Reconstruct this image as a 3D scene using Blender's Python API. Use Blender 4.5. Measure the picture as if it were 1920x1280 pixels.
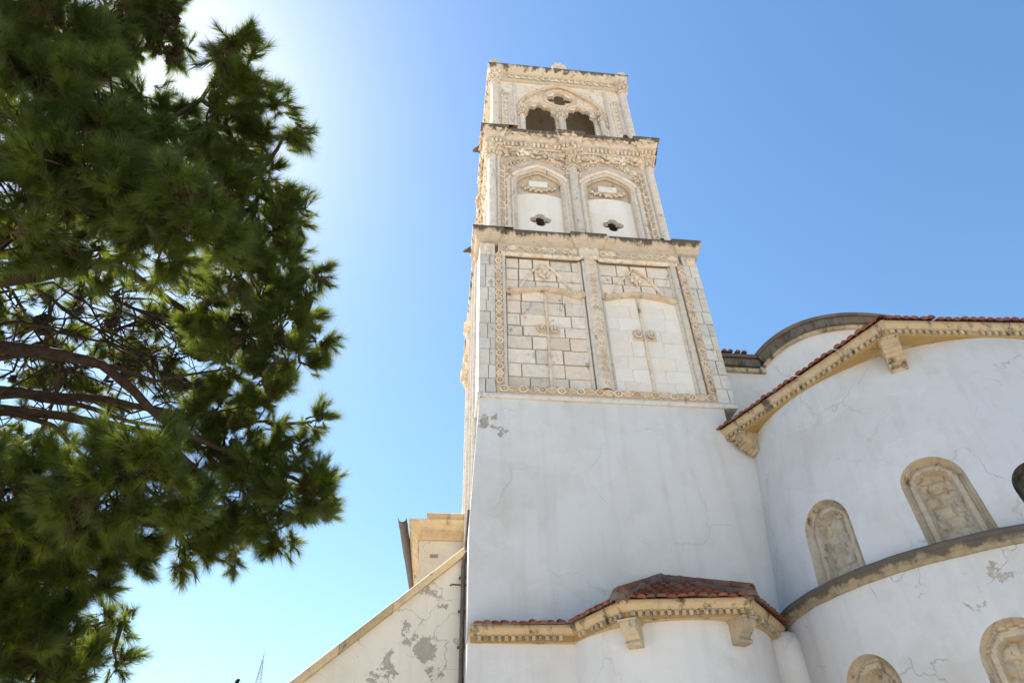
import bpy, math, random
import numpy as np
from mathutils import Vector, Matrix, noise as mnoise
from mathutils.geometry import tessellate_polygon

random.seed(7)
RNG = np.random.default_rng(11)
scene = bpy.context.scene
for o in list(bpy.data.objects):
    bpy.data.objects.remove(o)

# ------------------------------------------------------------------ camera
CR = np.array([[0.99331146, -0.11325902, -0.02246626],
               [0.05524741, 0.63704379, -0.7688452],
               [0.10139064, 0.76246154, 0.63904016]])   # rows: right, down, forward
CP = np.array([-3.85031378, -12.4139108, 1.6])
cam_data = bpy.data.cameras.new('camera')
cam = bpy.data.objects.new('camera', cam_data)
scene.collection.objects.link(cam)
cam_data.sensor_width = 36.0
cam_data.lens = 24.0
cam_data.clip_start = 0.1
cam_data.clip_end = 6000
mw = Matrix.Identity(4)
for r in range(3):
    mw[r][0] = CR[0][r]; mw[r][1] = -CR[1][r]; mw[r][2] = -CR[2][r]; mw[r][3] = CP[r]
cam.matrix_world = mw
scene.camera = cam

# ------------------------------------------------------------------ sky and sun
SUN_DIR = Vector((-0.3978, 0.4760, 0.7844)).normalized()
SUN_EL = math.asin(SUN_DIR.z)
SUN_AZ = math.atan2(SUN_DIR.x, SUN_DIR.y)
world = bpy.data.worlds.new('World')
scene.world = world
world.use_nodes = True
wn = world.node_tree.nodes; wl = world.node_tree.links
wn.clear()
sky = wn.new('ShaderNodeTexSky')
sky.sky_type = 'NISHITA'
sky.sun_disc = False
sky.sun_elevation = SUN_EL
sky.sun_rotation = SUN_AZ
sky.air_density = 1.6
sky.dust_density = 0.48
sky.ozone_density = 4.0
bg = wn.new('ShaderNodeBackground')
bg.inputs['Strength'].default_value = 0.060
wo = wn.new('ShaderNodeOutputWorld')
sat = wn.new('ShaderNodeHueSaturation')          # the deep blue of a polarised summer sky, all round
sat.inputs['Saturation'].default_value = 1.15
wl.new(sky.outputs[0], sat.inputs['Color']); wl.new(sat.outputs[0], bg.inputs[0]); wl.new(bg.outputs[0], wo.inputs[0])

sun_data = bpy.data.lights.new('sun', 'SUN')
sun_data.energy = 5.0
sun_data.angle = math.radians(0.5)
sun_data.color = (1.0, 0.94, 0.84)
sun = bpy.data.objects.new('sun', sun_data)
scene.collection.objects.link(sun)
sun.rotation_euler = SUN_DIR.to_track_quat('Z', 'Y').to_euler()
sun.location = (-20, 20, 40)

scene.view_settings.view_transform = 'Standard'
scene.view_settings.look = 'None'
scene.view_settings.exposure = 1.68
scene.view_settings.gamma = 1.0
scene.view_settings.use_curve_mapping = False

# ------------------------------------------------------------------ materials
class NT:
    def __init__(self, name):
        self.m = bpy.data.materials.new(name); self.m.use_nodes = True
        self.t = self.m.node_tree; self.t.nodes.clear()
        self.out = self.t.nodes.new('ShaderNodeOutputMaterial')
    def n(self, typ, **kw):
        nd = self.t.nodes.new(typ)
        for k, v in kw.items():
            if hasattr(nd, k): setattr(nd, k, v)
        return nd
    def l(self, a, b): self.t.links.new(a, b)
    def noise(self, vec, scale, detail=5, rough=0.55):
        nd = self.n('ShaderNodeTexNoise'); nd.inputs['Scale'].default_value = scale
        nd.inputs['Detail'].default_value = detail; nd.inputs['Roughness'].default_value = rough
        self.l(vec, nd.inputs['Vector']); return nd.outputs['Fac']
    def ramp(self, fac, lo, hi):
        nd = self.n('ShaderNodeMapRange'); nd.inputs[1].default_value = lo; nd.inputs[2].default_value = hi
        self.l(fac, nd.inputs[0]); return nd.outputs[0]
    def math(self, op, a, b=None):
        nd = self.n('ShaderNodeMath', operation=op)
        for i, v in enumerate((a, b)):
            if v is None: continue
            if isinstance(v, (int, float)): nd.inputs[i].default_value = v
            else: self.l(v, nd.inputs[i])
        return nd.outputs[0]
    def mix(self, fac, a, b, blend='MIX'):
        nd = self.n('ShaderNodeMix', data_type='RGBA', blend_type=blend)
        if isinstance(fac, (int, float)): nd.inputs[0].default_value = fac
        else: self.l(fac, nd.inputs[0])
        for i, v in ((6, a), (7, b)):
            if isinstance(v, tuple): nd.inputs[i].default_value = (*v, 1)
            else: self.l(v, nd.inputs[i])
        return nd.outputs[2]
    def pos(self, rand=0.0, sc=(1, 1, 1)):
        g = self.n('ShaderNodeNewGeometry'); v = g.outputs['Position']
        mp = self.n('ShaderNodeMapping'); mp.inputs['Scale'].default_value = sc
        self.l(v, mp.inputs[0])
        if rand:
            oi = self.n('ShaderNodeObjectInfo'); cb = self.n('ShaderNodeCombineXYZ')
            mu = self.math('MULTIPLY', oi.outputs['Random'], rand)
            for i in range(3): self.l(mu, cb.inputs[i])
            self.l(cb.outputs[0], mp.inputs['Location'])
        return mp.outputs[0]
    def finish(self, col, rough=0.9, bump=None, bstr=0.3, bdist=0.02, spec=0.2):
        b = self.n('ShaderNodeBsdfPrincipled')
        if isinstance(col, tuple): b.inputs['Base Color'].default_value = (*col, 1)
        else: self.l(col, b.inputs['Base Color'])
        if isinstance(rough, (int, float)): b.inputs['Roughness'].default_value = rough
        else: self.l(rough, b.inputs['Roughness'])
        b.inputs['Specular IOR Level'].default_value = spec
        if bump is not None:
            bm = self.n('ShaderNodeBump'); bm.inputs['Strength'].default_value = bstr
            bm.inputs['Distance'].default_value = bdist
            self.l(bump, bm.inputs['Height']); self.l(bm.outputs[0], b.inputs['Normal'])
        self.l(b.outputs[0], self.out.inputs[0]); self.b = b
        return self.m

def stone(name, base, ochre, grey, dark=0.0, zt=None, var=0.22, ochre_amt=0.55, bstr=0.45, dark_col=(0.045, 0.038, 0.03)):
    """weathered limestone; dark: share of black crust; zt=(z_low, z_high): crust sits towards z_high"""
    t = NT(name); p = t.pos(40.0)
    n1 = t.noise(p, 1.6, 6, 0.62); n2 = t.noise(p, 5.5, 6, 0.6); n3 = t.noise(p, 22, 4, 0.6)
    c = t.mix(t.ramp(n1, 0.42, 0.7), base, ochre) if ochre_amt >= 1 else t.mix(t.math('MULTIPLY', t.ramp(n1, 0.42, 0.68), ochre_amt), base, ochre)
    c = t.mix(t.math('MULTIPLY', t.ramp(n2, 0.46, 0.66), 0.75), c, grey)
    c = t.mix(t.math('MULTIPLY', t.ramp(n3, 0.55, 0.75), 0.28), c, tuple(x * 0.5 for x in grey))
    oi = t.n('ShaderNodeObjectInfo')
    r2 = t.math('FRACT', t.math('MULTIPLY', oi.outputs['Random'], 17.3))
    c = t.mix(t.math('MULTIPLY', t.ramp(r2, 0.45, 1.0), var * 2.2), c, ochre)
    mr = t.n('ShaderNodeMapRange'); mr.inputs[3].default_value = 1 - var; mr.inputs[4].default_value = 1 + var * 0.4
    t.l(oi.outputs['Random'], mr.inputs[0])
    cb = t.n('ShaderNodeCombineColor')
    for i in range(3): t.l(mr.outputs[0], cb.inputs[i])
    c = t.mix(1.0, c, cb.outputs[0], 'MULTIPLY')
    if dark > 0:
        pd = t.pos(0, (1, 1, 0.45)); nd = t.noise(pd, 4.2, 7, 0.68)
        if zt:
            g = t.n('ShaderNodeNewGeometry'); sx = t.n('ShaderNodeSeparateXYZ'); t.l(g.outputs['Position'], sx.inputs[0])
            k = t.n('ShaderNodeMapRange'); k.inputs[1].default_value = zt[0]; k.inputs[2].default_value = zt[1]
            k.inputs[3].default_value = -0.24; k.inputs[4].default_value = 0.30
            t.l(sx.outputs[2], k.inputs[0]); nd = t.math('ADD', nd, k.outputs[0])
        c = t.mix(t.math('MULTIPLY', t.ramp(nd, 0.62 - dark * 0.2, 0.74 - dark * 0.2), 0.86), c, dark_col)
    h = t.math('ADD', t.math('MULTIPLY', n2, 0.5), t.math('MULTIPLY', t.noise(p, 40, 4, 0.7), 0.5))
    return t.finish(c, 0.92, h, bstr, 0.03)

CREAM = (0.80, 0.69, 0.57); OCH = (0.76, 0.54, 0.34); GREY = (0.58, 0.525, 0.465)
M = {}
M['stone'] = stone('limestone', CREAM, OCH, (0.53, 0.475, 0.415), 0.13)
M['block'] = stone('limestone_block', (0.79, 0.705, 0.615), (0.77, 0.60, 0.44), (0.62, 0.575, 0.52), 0.08, None, 0.17)
M['pale_block'] = stone('limewashed_block', (0.82, 0.775, 0.715), (0.79, 0.64, 0.49), (0.76, 0.72, 0.665), 0.0, None, 0.06, 0.6)
M['quoin'] = stone('grey_limestone_quoin', (0.68, 0.64, 0.585), (0.68, 0.60, 0.50), (0.52, 0.50, 0.47), 0.14, None, 0.14)
M['mortar'] = stone('old_mortar', (0.38, 0.325, 0.265), (0.40, 0.31, 0.22), (0.28, 0.255, 0.225), 0.2)
M['ground'] = stone('darker_ground_of_carving', (0.56, 0.46, 0.355), (0.58, 0.41, 0.25), (0.38, 0.34, 0.295), 0.18, None, 0.15, 0.7)  # darker than the carving in front, to set off its relief
M['carved'] = stone('carved_limestone', (0.80, 0.69, 0.555), (0.76, 0.53, 0.31), (0.47, 0.415, 0.355), 0.17, None, 0.18, 0.75)
M['crust1'] = stone('crusted_limestone_lower', (0.66, 0.565, 0.44), OCH, (0.40, 0.36, 0.30), 0.66, (15.52, 15.97))
M['crust2'] = stone('crusted_limestone_upper', (0.72, 0.61, 0.48), OCH, (0.44, 0.39, 0.33), 0.75, (20.92, 21.36))
M['crust3'] = stone('crusted_limestone_top', (0.78, 0.66, 0.50), (0.74, 0.57, 0.36), (0.60, 0.54, 0.46), 0.30, (25.55, 26.12))
M['shaft'] = stone('grey_shaft_stone', (0.70, 0.645, 0.575), (0.70, 0.58, 0.45), (0.52, 0.49, 0.455), 0.12, None, 0.12)
M['ochre'] = stone('ochre_sandstone', (0.54, 0.45, 0.33), (0.49, 0.345, 0.18), (0.34, 0.305, 0.255), 0.42, None, 0.3, 0.6)
M['soffit'] = stone('ochre_stained_soffit', (0.47, 0.31, 0.125), (0.45, 0.26, 0.07), (0.40, 0.30, 0.17), 0.18, None, 0.2, 0.8)
M['ledge'] = stone('black_crusted_ledge', (0.42, 0.345, 0.23), (0.42, 0.30, 0.15), (0.20, 0.18, 0.16), 0.78, (5.31, 5.54), dark_col=(0.085, 0.075, 0.068))
M['archcap'] = stone('dark_arch_coping_stone', (0.17, 0.15, 0.13), (0.22, 0.16, 0.10), (0.10, 0.095, 0.09), 0.5)
M['niche'] = stone('rough_niche_stone', (0.60, 0.525, 0.42), (0.50, 0.35, 0.19), (0.40, 0.36, 0.30), 0.30, None, 0.1, 0.8, 1.0)
M['soot'] = stone('black_stained_niche_stone', (0.12, 0.105, 0.09), (0.15, 0.11, 0.075), (0.05, 0.047, 0.043), 0.6)
M['copingL'] = stone('ochre_coping_stone', (0.66, 0.52, 0.33), (0.62, 0.43, 0.21), (0.44, 0.37, 0.27), 0.22, None, 0.22, 0.7)
M['interior'] = stone('belfry_interior_stone', (0.66, 0.54, 0.41), (0.62, 0.45, 0.28), (0.5, 0.44, 0.38), 0.1)

def plaster(name, base, stain, crack=0.5, patches=(), peel=0.0, crack_scale=0.55, zstain=None):
    t = NT(name); p = t.pos()
    n1 = t.noise(p, 0.55, 6, 0.6); n2 = t.noise(p, 2.6, 6, 0.62); n3 = t.noise(p, 9.0, 5, 0.65)
    c = t.mix(t.math('MULTIPLY', t.ramp(n1, 0.46, 0.72), 0.8), base, stain)
    rp = t.n('ShaderNodeTexVoronoi'); rp.inputs['Scale'].default_value = 0.75; t.l(t.pos(0, (1, 1, 1.6)), rp.inputs['Vector'])     # limewash repairs
    rc = t.n('ShaderNodeSeparateColor'); t.l(rp.outputs['Color'], rc.inputs[0])
    c = t.mix(t.math('MULTIPLY', t.math('MULTIPLY', t.ramp(rc.outputs[0], 0.72, 0.78), t.ramp(n2, 0.40, 0.56)), 0.35), c, tuple(min(0.85, x * 1.12) for x in base))
    c = t.mix(t.math('MULTIPLY', t.ramp(n2, 0.55, 0.75), 0.22), c, tuple(x * 0.8 for x in stain))
    ps = t.pos(0, (2.2, 2.2, 0.14)); ns = t.noise(ps, 1.6, 5, 0.6)
    c = t.mix(t.math('MULTIPLY', t.ramp(ns, 0.50, 0.72), 0.19), c, tuple(x * 0.66 for x in stain))
    # hairline cracks
    wv = t.n('ShaderNodeTexNoise'); wv.inputs['Scale'].default_value = 1.7; wv.inputs['Detail'].default_value = 6
    t.l(p, wv.inputs['Vector'])
    va = t.n('ShaderNodeVectorMath', operation='MULTIPLY_ADD'); va.inputs[1].default_value = (0.9, 0.9, 0.9)
    t.l(wv.outputs['Color'], va.inputs[0]); t.l(p, va.inputs[2])
    vo = t.n('ShaderNodeTexVoronoi', feature='DISTANCE_TO_EDGE'); vo.inputs['Scale'].default_value = crack_scale
    t.l(va.outputs[0], vo.inputs['Vector'])
    ck = t.math('MULTIPLY', t.ramp(vo.outputs['Distance'], 0.0085, 0.0), t.ramp(t.noise(p, 0.8, 3), 0.46, 0.56))
    c = t.mix(t.math('MULTIPLY', ck, crack), c, (0.30, 0.28, 0.26))
    # peeled places with a shape of their own
    g = t.n('ShaderNodeNewGeometry'); mask = None
    wz = t.n('ShaderNodeTexNoise'); wz.inputs['Scale'].default_value = 3.2; wz.inputs['Detail'].default_value = 9; wz.inputs['Roughness'].default_value = 0.68
    t.l(g.outputs['Position'], wz.inputs['Vector'])
    w1 = t.n('ShaderNodeVectorMath', operation='SUBTRACT'); w1.inputs[1].default_value = (0.5, 0.5, 0.5); t.l(wz.outputs['Color'], w1.inputs[0])
    w2 = t.n('ShaderNodeVectorMath', operation='MULTIPLY_ADD'); w2.inputs[1].default_value = (1.1, 0, 1.1)
    t.l(w1.outputs[0], w2.inputs[0]); t.l(g.outputs['Position'], w2.inputs[2]); warp = w2.outputs[0]
    for (cx, cy, cz, rx, rz) in patches:
        vm = t.n('ShaderNodeVectorMath', operation='SUBTRACT'); vm.inputs[1].default_value = (cx, cy, cz)
        t.l(warp, vm.inputs[0])
        vs = t.n('ShaderNodeVectorMath', operation='DIVIDE'); vs.inputs[1].default_value = (rx, 9.0, rz)
        t.l(vm.outputs[0], vs.inputs[0])
        ln = t.n('ShaderNodeVectorMath', operation='LENGTH'); t.l(vs.outputs[0], ln.inputs[0])
        s = t.math('ADD', ln.outputs['Value'], t.math('MULTIPLY', t.math('SUBTRACT', t.noise(p, 4.5, 7, 0.65), 0.5), 2.9))
        mk = t.ramp(s, 1.02, 0.94)
        mask = mk if mask is None else t.math('MAXIMUM', mask, mk)
    if peel > 0:
        mk = t.math('MULTIPLY', t.ramp(t.noise(p, 1.9, 8, 0.66), 0.645 - peel, 0.66 - peel), t.ramp(t.noise(p, 6.0, 6, 0.6), 0.42, 0.47))
        mask = mk if mask is None else t.math('MAXIMUM', mask, mk)
    h = t.math('ADD', t.math('MULTIPLY', n3, 0.35), t.math('MULTIPLY', n2, 0.65))
    h = t.math('SUBTRACT', h, t.math('MULTIPLY', ck, 0.7))
    if mask is not None:
        pc = t.mix(t.ramp(t.noise(p, 7, 6, 0.7), 0.35, 0.65), (0.44, 0.385, 0.31), (0.30, 0.265, 0.22))
        c = t.mix(t.math('MULTIPLY', mask, 0.9), c, pc)
        h = t.math('SUBTRACT', h, t.math('MULTIPLY', mask, 3.0))
    return t.finish(c, 0.88, h, 0.34, 0.05)

WHITE = (0.655, 0.645, 0.645); WST = (0.55, 0.52, 0.485)
M['plaster'] = plaster('white_lime_plaster', WHITE, WST, 0.2, [(-2.78, 0, 9.8, 0.14, 0.17), (-2.55, 0, 9.55, 0.16, 0.06)], 0, 0.4)
M['plaster_apse'] = plaster('white_apse_plaster', (0.575, 0.572, 0.58), (0.47, 0.44, 0.395), 0.55, [], 0.0, 0.62)
M['plaster_low'] = plaster('white_flaking_plaster', (0.575, 0.572, 0.58), (0.47, 0.44, 0.395), 0.75,
                           [(3.95, -4.0, 5.02, 0.20, 0.04), (5.0, -4.6, 4.72, 0.18, 0.05), (3.6, -3.6, 4.75, 0.12, 0.04), (5.4, -4.7, 4.95, 0.05, 0.14)], 0.0, 0.7)
M['plaster_old'] = plaster('old_cream_plaster', (0.74, 0.675, 0.575), (0.62, 0.53, 0.42), 0.8,
                           [(-3.82, 1, 5.36, 0.21, 0.20), (-4.55, 1, 5.06, 0.13, 0.24), (-4.78, 1, 4.72, 0.13, 0.16), (-3.85, 1, 6.36, 0.30, 0.07), (-3.55, 1, 6.15, 0.10, 0.05), (-4.2, 1, 5.75, 0.06, 0.12), (-4.5, 1, 6.0, .08, .03)], 0.012, 0.9)
M['panel'] = plaster('cream_panel_plaster', (0.80, 0.755, 0.69), (0.74, 0.65, 0.54), 0.1)

def tile_mat(name, base, grey_amt):
    t = NT(name); p = t.pos(30.0)
    n1 = t.noise(p, 6, 6, 0.65); n2 = t.noise(p, 18, 5, 0.65)
    oi = t.n('ShaderNodeObjectInfo')
    c = t.mix(oi.outputs['Random'], base, tuple(x * 0.62 for x in base))
    c = t.mix(t.math('MULTIPLY', t.ramp(n1, 0.60 - grey_amt, 0.72 - grey_amt), 0.8), c, (0.13, 0.115, 0.10))
    c = t.mix(t.math('MULTIPLY', t.ramp(n2, 0.6, 0.72), 0.45), c, (0.40, 0.36, 0.31))
    return t.finish(c, 0.9, t.math('ADD', n1, n2), 0.5, 0.02)
M['tile'] = tile_mat('terracotta_tile', (0.27, 0.090, 0.052), 0.10)
M['roofbed'] = tile_mat('roof_mortar_bed', (0.20, 0.15, 0.12), 0.05)

def simple(name, col, rough=0.7, metal=0.0, nscale=8.0, var=0.4, bstr=0.3):
    t = NT(name); p = t.pos(20.0); n1 = t.noise(p, nscale, 6, 0.65)
    c = t.mix(t.ramp(n1, 0.35, 0.7), col, tuple(x * (1 - var) for x in col))
    m = t.finish(c, rough, n1, bstr, 0.02); t.b.inputs['Metallic'].default_value = metal
    return m
M['gutter'] = simple('weathered_grey_zinc', (0.115, 0.10, 0.095), 0.6, 0.2)
M['pipe'] = simple('brown_painted_pipe', (0.17, 0.13, 0.11), 0.6)
M['rust'] = simple('rusty_iron', (0.16, 0.06, 0.03), 0.8)
M['mast'] = simple('haze_faded_mast_steel', (0.42, 0.46, 0.52), 0.6, 0.0, 1.0, 0.15)  # far mast's fade into the bright sky is mixed into this pale blue
M['paving'] = simple('pale_stone_paving', (0.46, 0.42, 0.365), 0.9, 0, 1.2, 0.25)
M['bark'] = simple('red_brown_pine_bark', (0.062, 0.041, 0.028), 0.95, 0, 14, 0.65, 1.0)
M['cone'] = simple('dark_pine_cone', (0.055, 0.036, 0.025), 0.9, 0, 40, 0.5, 0.8)
M['cypress'] = simple('dark_cypress_leaf', (0.03, 0.05, 0.025), 0.9)

def needle_mat(name, col_a, col_b, trans):
    t = NT(name); p = t.pos()
    n1 = t.noise(p, 2.4, 4, 0.6); n2 = t.noise(p, 60, 2, 0.5)
    c = t.mix(t.ramp(t.math('ADD', t.math('MULTIPLY', n1, 0.6), t.math('MULTIPLY', n2, 0.4)), 0.38, 0.62), col_a, col_b)
    d = t.n('ShaderNodeBsdfDiffuse'); tr = t.n('ShaderNodeBsdfTranslucent'); gl = t.n('ShaderNodeBsdfGlossy')
    gl.inputs['Roughness'].default_value = 0.45; gl.inputs['Color'].default_value = (0.5, 0.5, 0.45, 1)
    t.l(c, d.inputs[0]); c2 = t.mix(0.55, c, (0.29, 0.34, 0.025)); t.l(c2, tr.inputs[0])
    ms = t.n('ShaderNodeMixShader'); ms.inputs[0].default_value = trans
    t.l(d.outputs[0], ms.inputs[1]); t.l(tr.outputs[0], ms.inputs[2])
    m2 = t.n('ShaderNodeMixShader'); m2.inputs[0].default_value = 0.06
    t.l(ms.outputs[0], m2.inputs[1]); t.l(gl.outputs[0], m2.inputs[2])
    t.l(m2.outputs[0], t.out.inputs[0])
    return t.m
M['needle'] = needle_mat('pine_needle_green', (0.034, 0.060, 0.011), (0.084, 0.118, 0.018), 0.54)
M['dry'] = needle_mat('dry_brown_needles', (0.10, 0.062, 0.028), (0.15, 0.095, 0.045), 0.3)

# ------------------------------------------------------------------ mesh helpers
COL = scene.collection
class MB:
    def __init__(s): s.v = []; s.f = []
    def add(s, verts, faces):
        b = len(s.v); s.v.extend(tuple(map(float, p)) for p in verts); s.f.extend(tuple(b + i for i in f) for f in faces); return s
    def box(s, x0, x1, y0, y1, z0, z1, ch=0.0, jit=0.0):
        """box; ch chamfers the four edges of the front (low y) face"""
        if ch <= 0:
            v = [(x0, y0, z0), (x1, y0, z0), (x1, y1, z0), (x0, y1, z0), (x0, y0, z1), (x1, y0, z1), (x1, y1, z1), (x0, y1, z1)]
            f = [(0, 3, 2, 1), (4, 5, 6, 7), (0, 1, 5, 4), (1, 2, 6, 5), (2, 3, 7, 6), (3, 0, 4, 7)]
        else:
            c = ch
            j = lambda: random.uniform(-jit, jit)
            v = [(x0 + c + j(), y0, z0 + c + j()), (x1 - c + j(), y0, z0 + c + j()), (x1 - c + j(), y0, z1 - c + j()), (x0 + c + j(), y0, z1 - c + j()),
                 (x0, y0 + c, z0), (x1, y0 + c, z0), (x1, y0 + c, z1), (x0, y0 + c, z1),
                 (x0, y1, z0), (x1, y1, z0), (x1, y1, z1), (x0, y1, z1)]
            f = [(0, 1, 2, 3)] + [(i, i + 4, (i + 1) % 4 + 4, (i + 1) % 4) for i in range(4)] + \
                [(i + 4, i + 8, (i + 1) % 4 + 8, (i + 1) % 4 + 4) for i in range(4)] + [(11, 10, 9, 8)]
        return s.add(v, f)
    def lathe(s, prof, cx, cy, n=14, a0=0.0, a1=2 * math.pi):
        full = abs(a1 - a0 - 2 * math.pi) < 1e-6
        m = n if full else n + 1
        v = [(cx + r * math.cos(a0 + (a1 - a0) * i / n), cy + r * math.sin(a0 + (a1 - a0) * i / n), z) for (r, z) in prof for i in range(m)]
        f = []
        for k in range(len(prof) - 1):
            for i in range(n):
                j = (i + 1) % m
                f.append((k * m + i, k * m + j, (k + 1) * m + j, (k + 1) * m + i))
        s.add(v, f)
        return s
    def tube(s, pts, rad, n=7, caps=True):
        P = [Vector(p) for p in pts]; N = len(P)
        if not hasattr(rad, '__len__'): rad = [rad] * N
        v = []; ref = None
        for i in range(N):
            d = (P[min(i + 1, N - 1)] - P[max(i - 1, 0)]).normalized()
            if ref is None:
                ref = d.orthogonal().normalized()
            ref = (ref - d * ref.dot(d))
            ref = ref.normalized() if ref.length > 1e-6 else d.orthogonal().normalized()
            b = d.cross(ref)
            for k in range(n):
                a = 2 * math.pi * k / n
                v.append(P[i] + (ref * math.cos(a) + b * math.sin(a)) * rad[i])
        f = [(i * n + k, i * n + (k + 1) % n, (i + 1) * n + (k + 1) % n, (i + 1) * n + k) for i in range(N - 1) for k in range(n)]
        if caps: f += [tuple(range(n - 1, -1, -1)), tuple((N - 1) * n + k for k in range(n))]
        return s.add(v, f)
    def ell(s, c, r, nu=8, nv=5, rot=None):
        v = []; f = []
        for j in range(nv + 1):
            t = math.pi * j / nv
            for i in range(nu):
                a = 2 * math.pi * i / nu
                q = Vector((r[0] * math.sin(t) * math.cos(a), r[1] * math.sin(t) * math.sin(a), r[2] * math.cos(t)))
                if rot is not None: q = rot @ q
                v.append(Vector(c) + q)
        for j in range(nv):
            for i in range(nu):
                f.append((j * nu + i, (j + 1) * nu + i, (j + 1) * nu + (i + 1) % nu, j * nu + (i + 1) % nu))
        return s.add(v, f)
    def plate(s, outer, holes, y0, y1):
        """polygon with holes in the XZ plane, from y0 (front) to y1"""
        loops = [outer] + list(holes)
        flat = [p for l in loops for p in l]
        tris = tessellate_polygon([[Vector((p[0], p[1], 0)) for p in l] for l in loops])
        n = len(flat)
        v = [(p[0], y0, p[1]) for p in flat] + [(p[0], y1, p[1]) for p in flat]
        f = []
        for t in tris:
            a, b, c = [flat[i] for i in t]
            cr = (b[0] - a[0]) * (c[1] - a[1]) - (b[1] - a[1]) * (c[0] - a[0])
            t = t if cr > 0 else (t[0], t[2], t[1])
            f.append(t); f.append((t[0] + n, t[2] + n, t[1] + n))
        o = 0
        for l in loops:
            k = len(l)
            for i in range(k):
                f.append((o + i, o + i + n, o + (i + 1) % k + n, o + (i + 1) % k))
            o += k
        return s.add(v, f)
    def sweep(s, path, prof, closed_prof=False):
        """profile (outward, z) along an XY path; outward is right of travel, corners mitred"""
        n = len(path); m = len(prof); v = []
        for i in range(n):
            ns = []
            for a, b in ((i - 1, i), (i, i + 1)):
                if a < 0 or b >= n: continue
                d = (Vector(path[b]) - Vector(path[a])).normalized(); ns.append(Vector((d.y, -d.x)))
            q = ns[0] if len(ns) == 1 else (ns[0] + ns[1]) / max(0.3, 1 + ns[0].dot(ns[1]))
            for (o, z) in prof:
                v.append((path[i][0] + q.x * o, path[i][1] + q.y * o, z))
        f = []
        for i in range(n - 1):
            for k in range(m - 1 + (1 if closed_prof else 0)):
                k2 = (k + 1) % m
                f.append((i * m + k, (i + 1) * m + k, (i + 1) * m + k2, i * m + k2))
        if closed_prof:
            f += [tuple(range(m)), tuple((n - 1) * m + k for k in range(m - 1, -1, -1))]
        return s.add(v, f)
    def mesh(s, name, mat, smooth=None):
        me = bpy.data.meshes.new(name); me.from_pydata(s.v, [], s.f); me.materials.append(M[mat])
        me.validate()
        if smooth is not None:
            import bmesh
            bm = bmesh.new(); bm.from_mesh(me)
            bmesh.ops.recalc_face_normals(bm, faces=bm.faces)
            for f in bm.faces: f.smooth = True
            for e in bm.edges:
                if len(e.link_faces) == 2 and e.calc_face_angle(0) > math.radians(smooth): e.smooth = False
            bm.to_mesh(me); bm.free()
        else:
            import bmesh
            bm = bmesh.new(); bm.from_mesh(me); bmesh.ops.recalc_face_normals(bm, faces=bm.faces); bm.to_mesh(me); bm.free()
        return me
    def obj(s, name, mat, parent=None, smooth=None, **props):
        return link(name, s.mesh(name, mat, smooth), parent, **props)

def link(name, me, parent=None, mat=None, label=None, category=None, group=None, kind=None):
    """link a mesh whose world transform is `mat` (identity by default)"""
    o = bpy.data.objects.new(name, me); COL.objects.link(o)
    if mat is not None: o.matrix_basis = mat
    if parent is not None:
        o.parent = parent
        if parent.type == 'EMPTY': o.matrix_parent_inverse = Matrix.Translation(-parent.location)
    for k, v in (('label', label), ('category', category), ('group', group), ('kind', kind)):
        if v: o[k] = v
    return o
def thing(name, loc, label, category, group=None):
    o = bpy.data.objects.new(name, None); COL.objects.link(o); o.location = loc; o.empty_display_size = 0.3
    o['label'] = label; o['category'] = category
    if group: o['group'] = group
    return o
def TR(x, y, z, rz=0.0, rx=0.0, ry=0.0, sc=(1, 1, 1)):
    return Matrix.Translation((x, y, z)) @ Matrix.Rotation(rz, 4, 'Z') @ Matrix.Rotation(rx, 4, 'X') @ Matrix.Rotation(ry, 4, 'Y') @ Matrix.Diagonal((*sc, 1))
def along(a, b, pitch, off=0.0, margin=0.0):
    """(x, y, angle) stations on a->b, moved outward (right of travel) by off"""
    a = Vector(a); b = Vector(b); d = b - a; L = d.length - 2 * margin; d.normalize(); nrm = Vector((d.y, -d.x))
    n = max(1, int(round(L / pitch))); ang = math.atan2(d.y, d.x)
    return [(*(a + d * (margin + L * (i + 0.5) / n) + nrm * off), ang) for i in range(n)]
def roughen(mb, amp, sc):
    mb.v = [tuple(Vector(p) + mnoise.noise_vector(Vector(p) * sc) * amp) for p in mb.v]; return mb

# ------------------------------------------------------------------ ground
g = MB().add([(-1500, -1500, 0), (1500, -1500, 0), (1500, 1500, 0), (-1500, 1500, 0)], [(0, 1, 2, 3)])
g.obj('ground', 'paving', kind='structure')

# ================================================================== BELL TOWER
tower = thing('bell_tower', (0, 3, 0), 'tall carved limestone bell tower with arched belfry and white plastered base', 'tower')
T = tower
# plastered lower front (leans outward to the left as it goes down)
zs = [0, 3, 5.5, 6.6, 7.4, 8.0, 8.6, 9.3, 9.62, 9.66, 9.9, 10.44]
xl = [-3.17, -3.15, -3.14, -3.14, -3.135, -3.10, -3.065, -3.025, -3.006, -3.004, -2.99, -2.965]
xr = [3.2] * 9 + [2.69] * 3
mb = MB(); n = 22
for k, z in enumerate(zs):
    for i in range(n + 1):
        x = xl[k] + (xr[k] - xl[k]) * i / n
        mb.v.append((x, 0.045 + 0.012 * mnoise.noise(Vector((x * 1.3, 0, z * 0.9))), z))
for k in range(len(zs) - 1):
    for i in range(n):
        a = k * (n + 1) + i; mb.f.append((a, a + 1, a + n + 2, a + n + 1))
b0 = len(mb.v)
for k, z in enumerate(zs):                       # returns of the slab
    mb.v.append((xl[k] + 0.02, 0.85, z)); mb.v.append((xr[k], 0.85, z))
for k in range(len(zs) - 1):
    mb.f.append((k * (n + 1), (k + 1) * (n + 1), b0 + 2 * k + 2, b0 + 2 * k))
    mb.f.append((k * (n + 1) + n, b0 + 2 * k + 1, b0 + 2 * k + 3, (k + 1) * (n + 1) + n))
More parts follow.
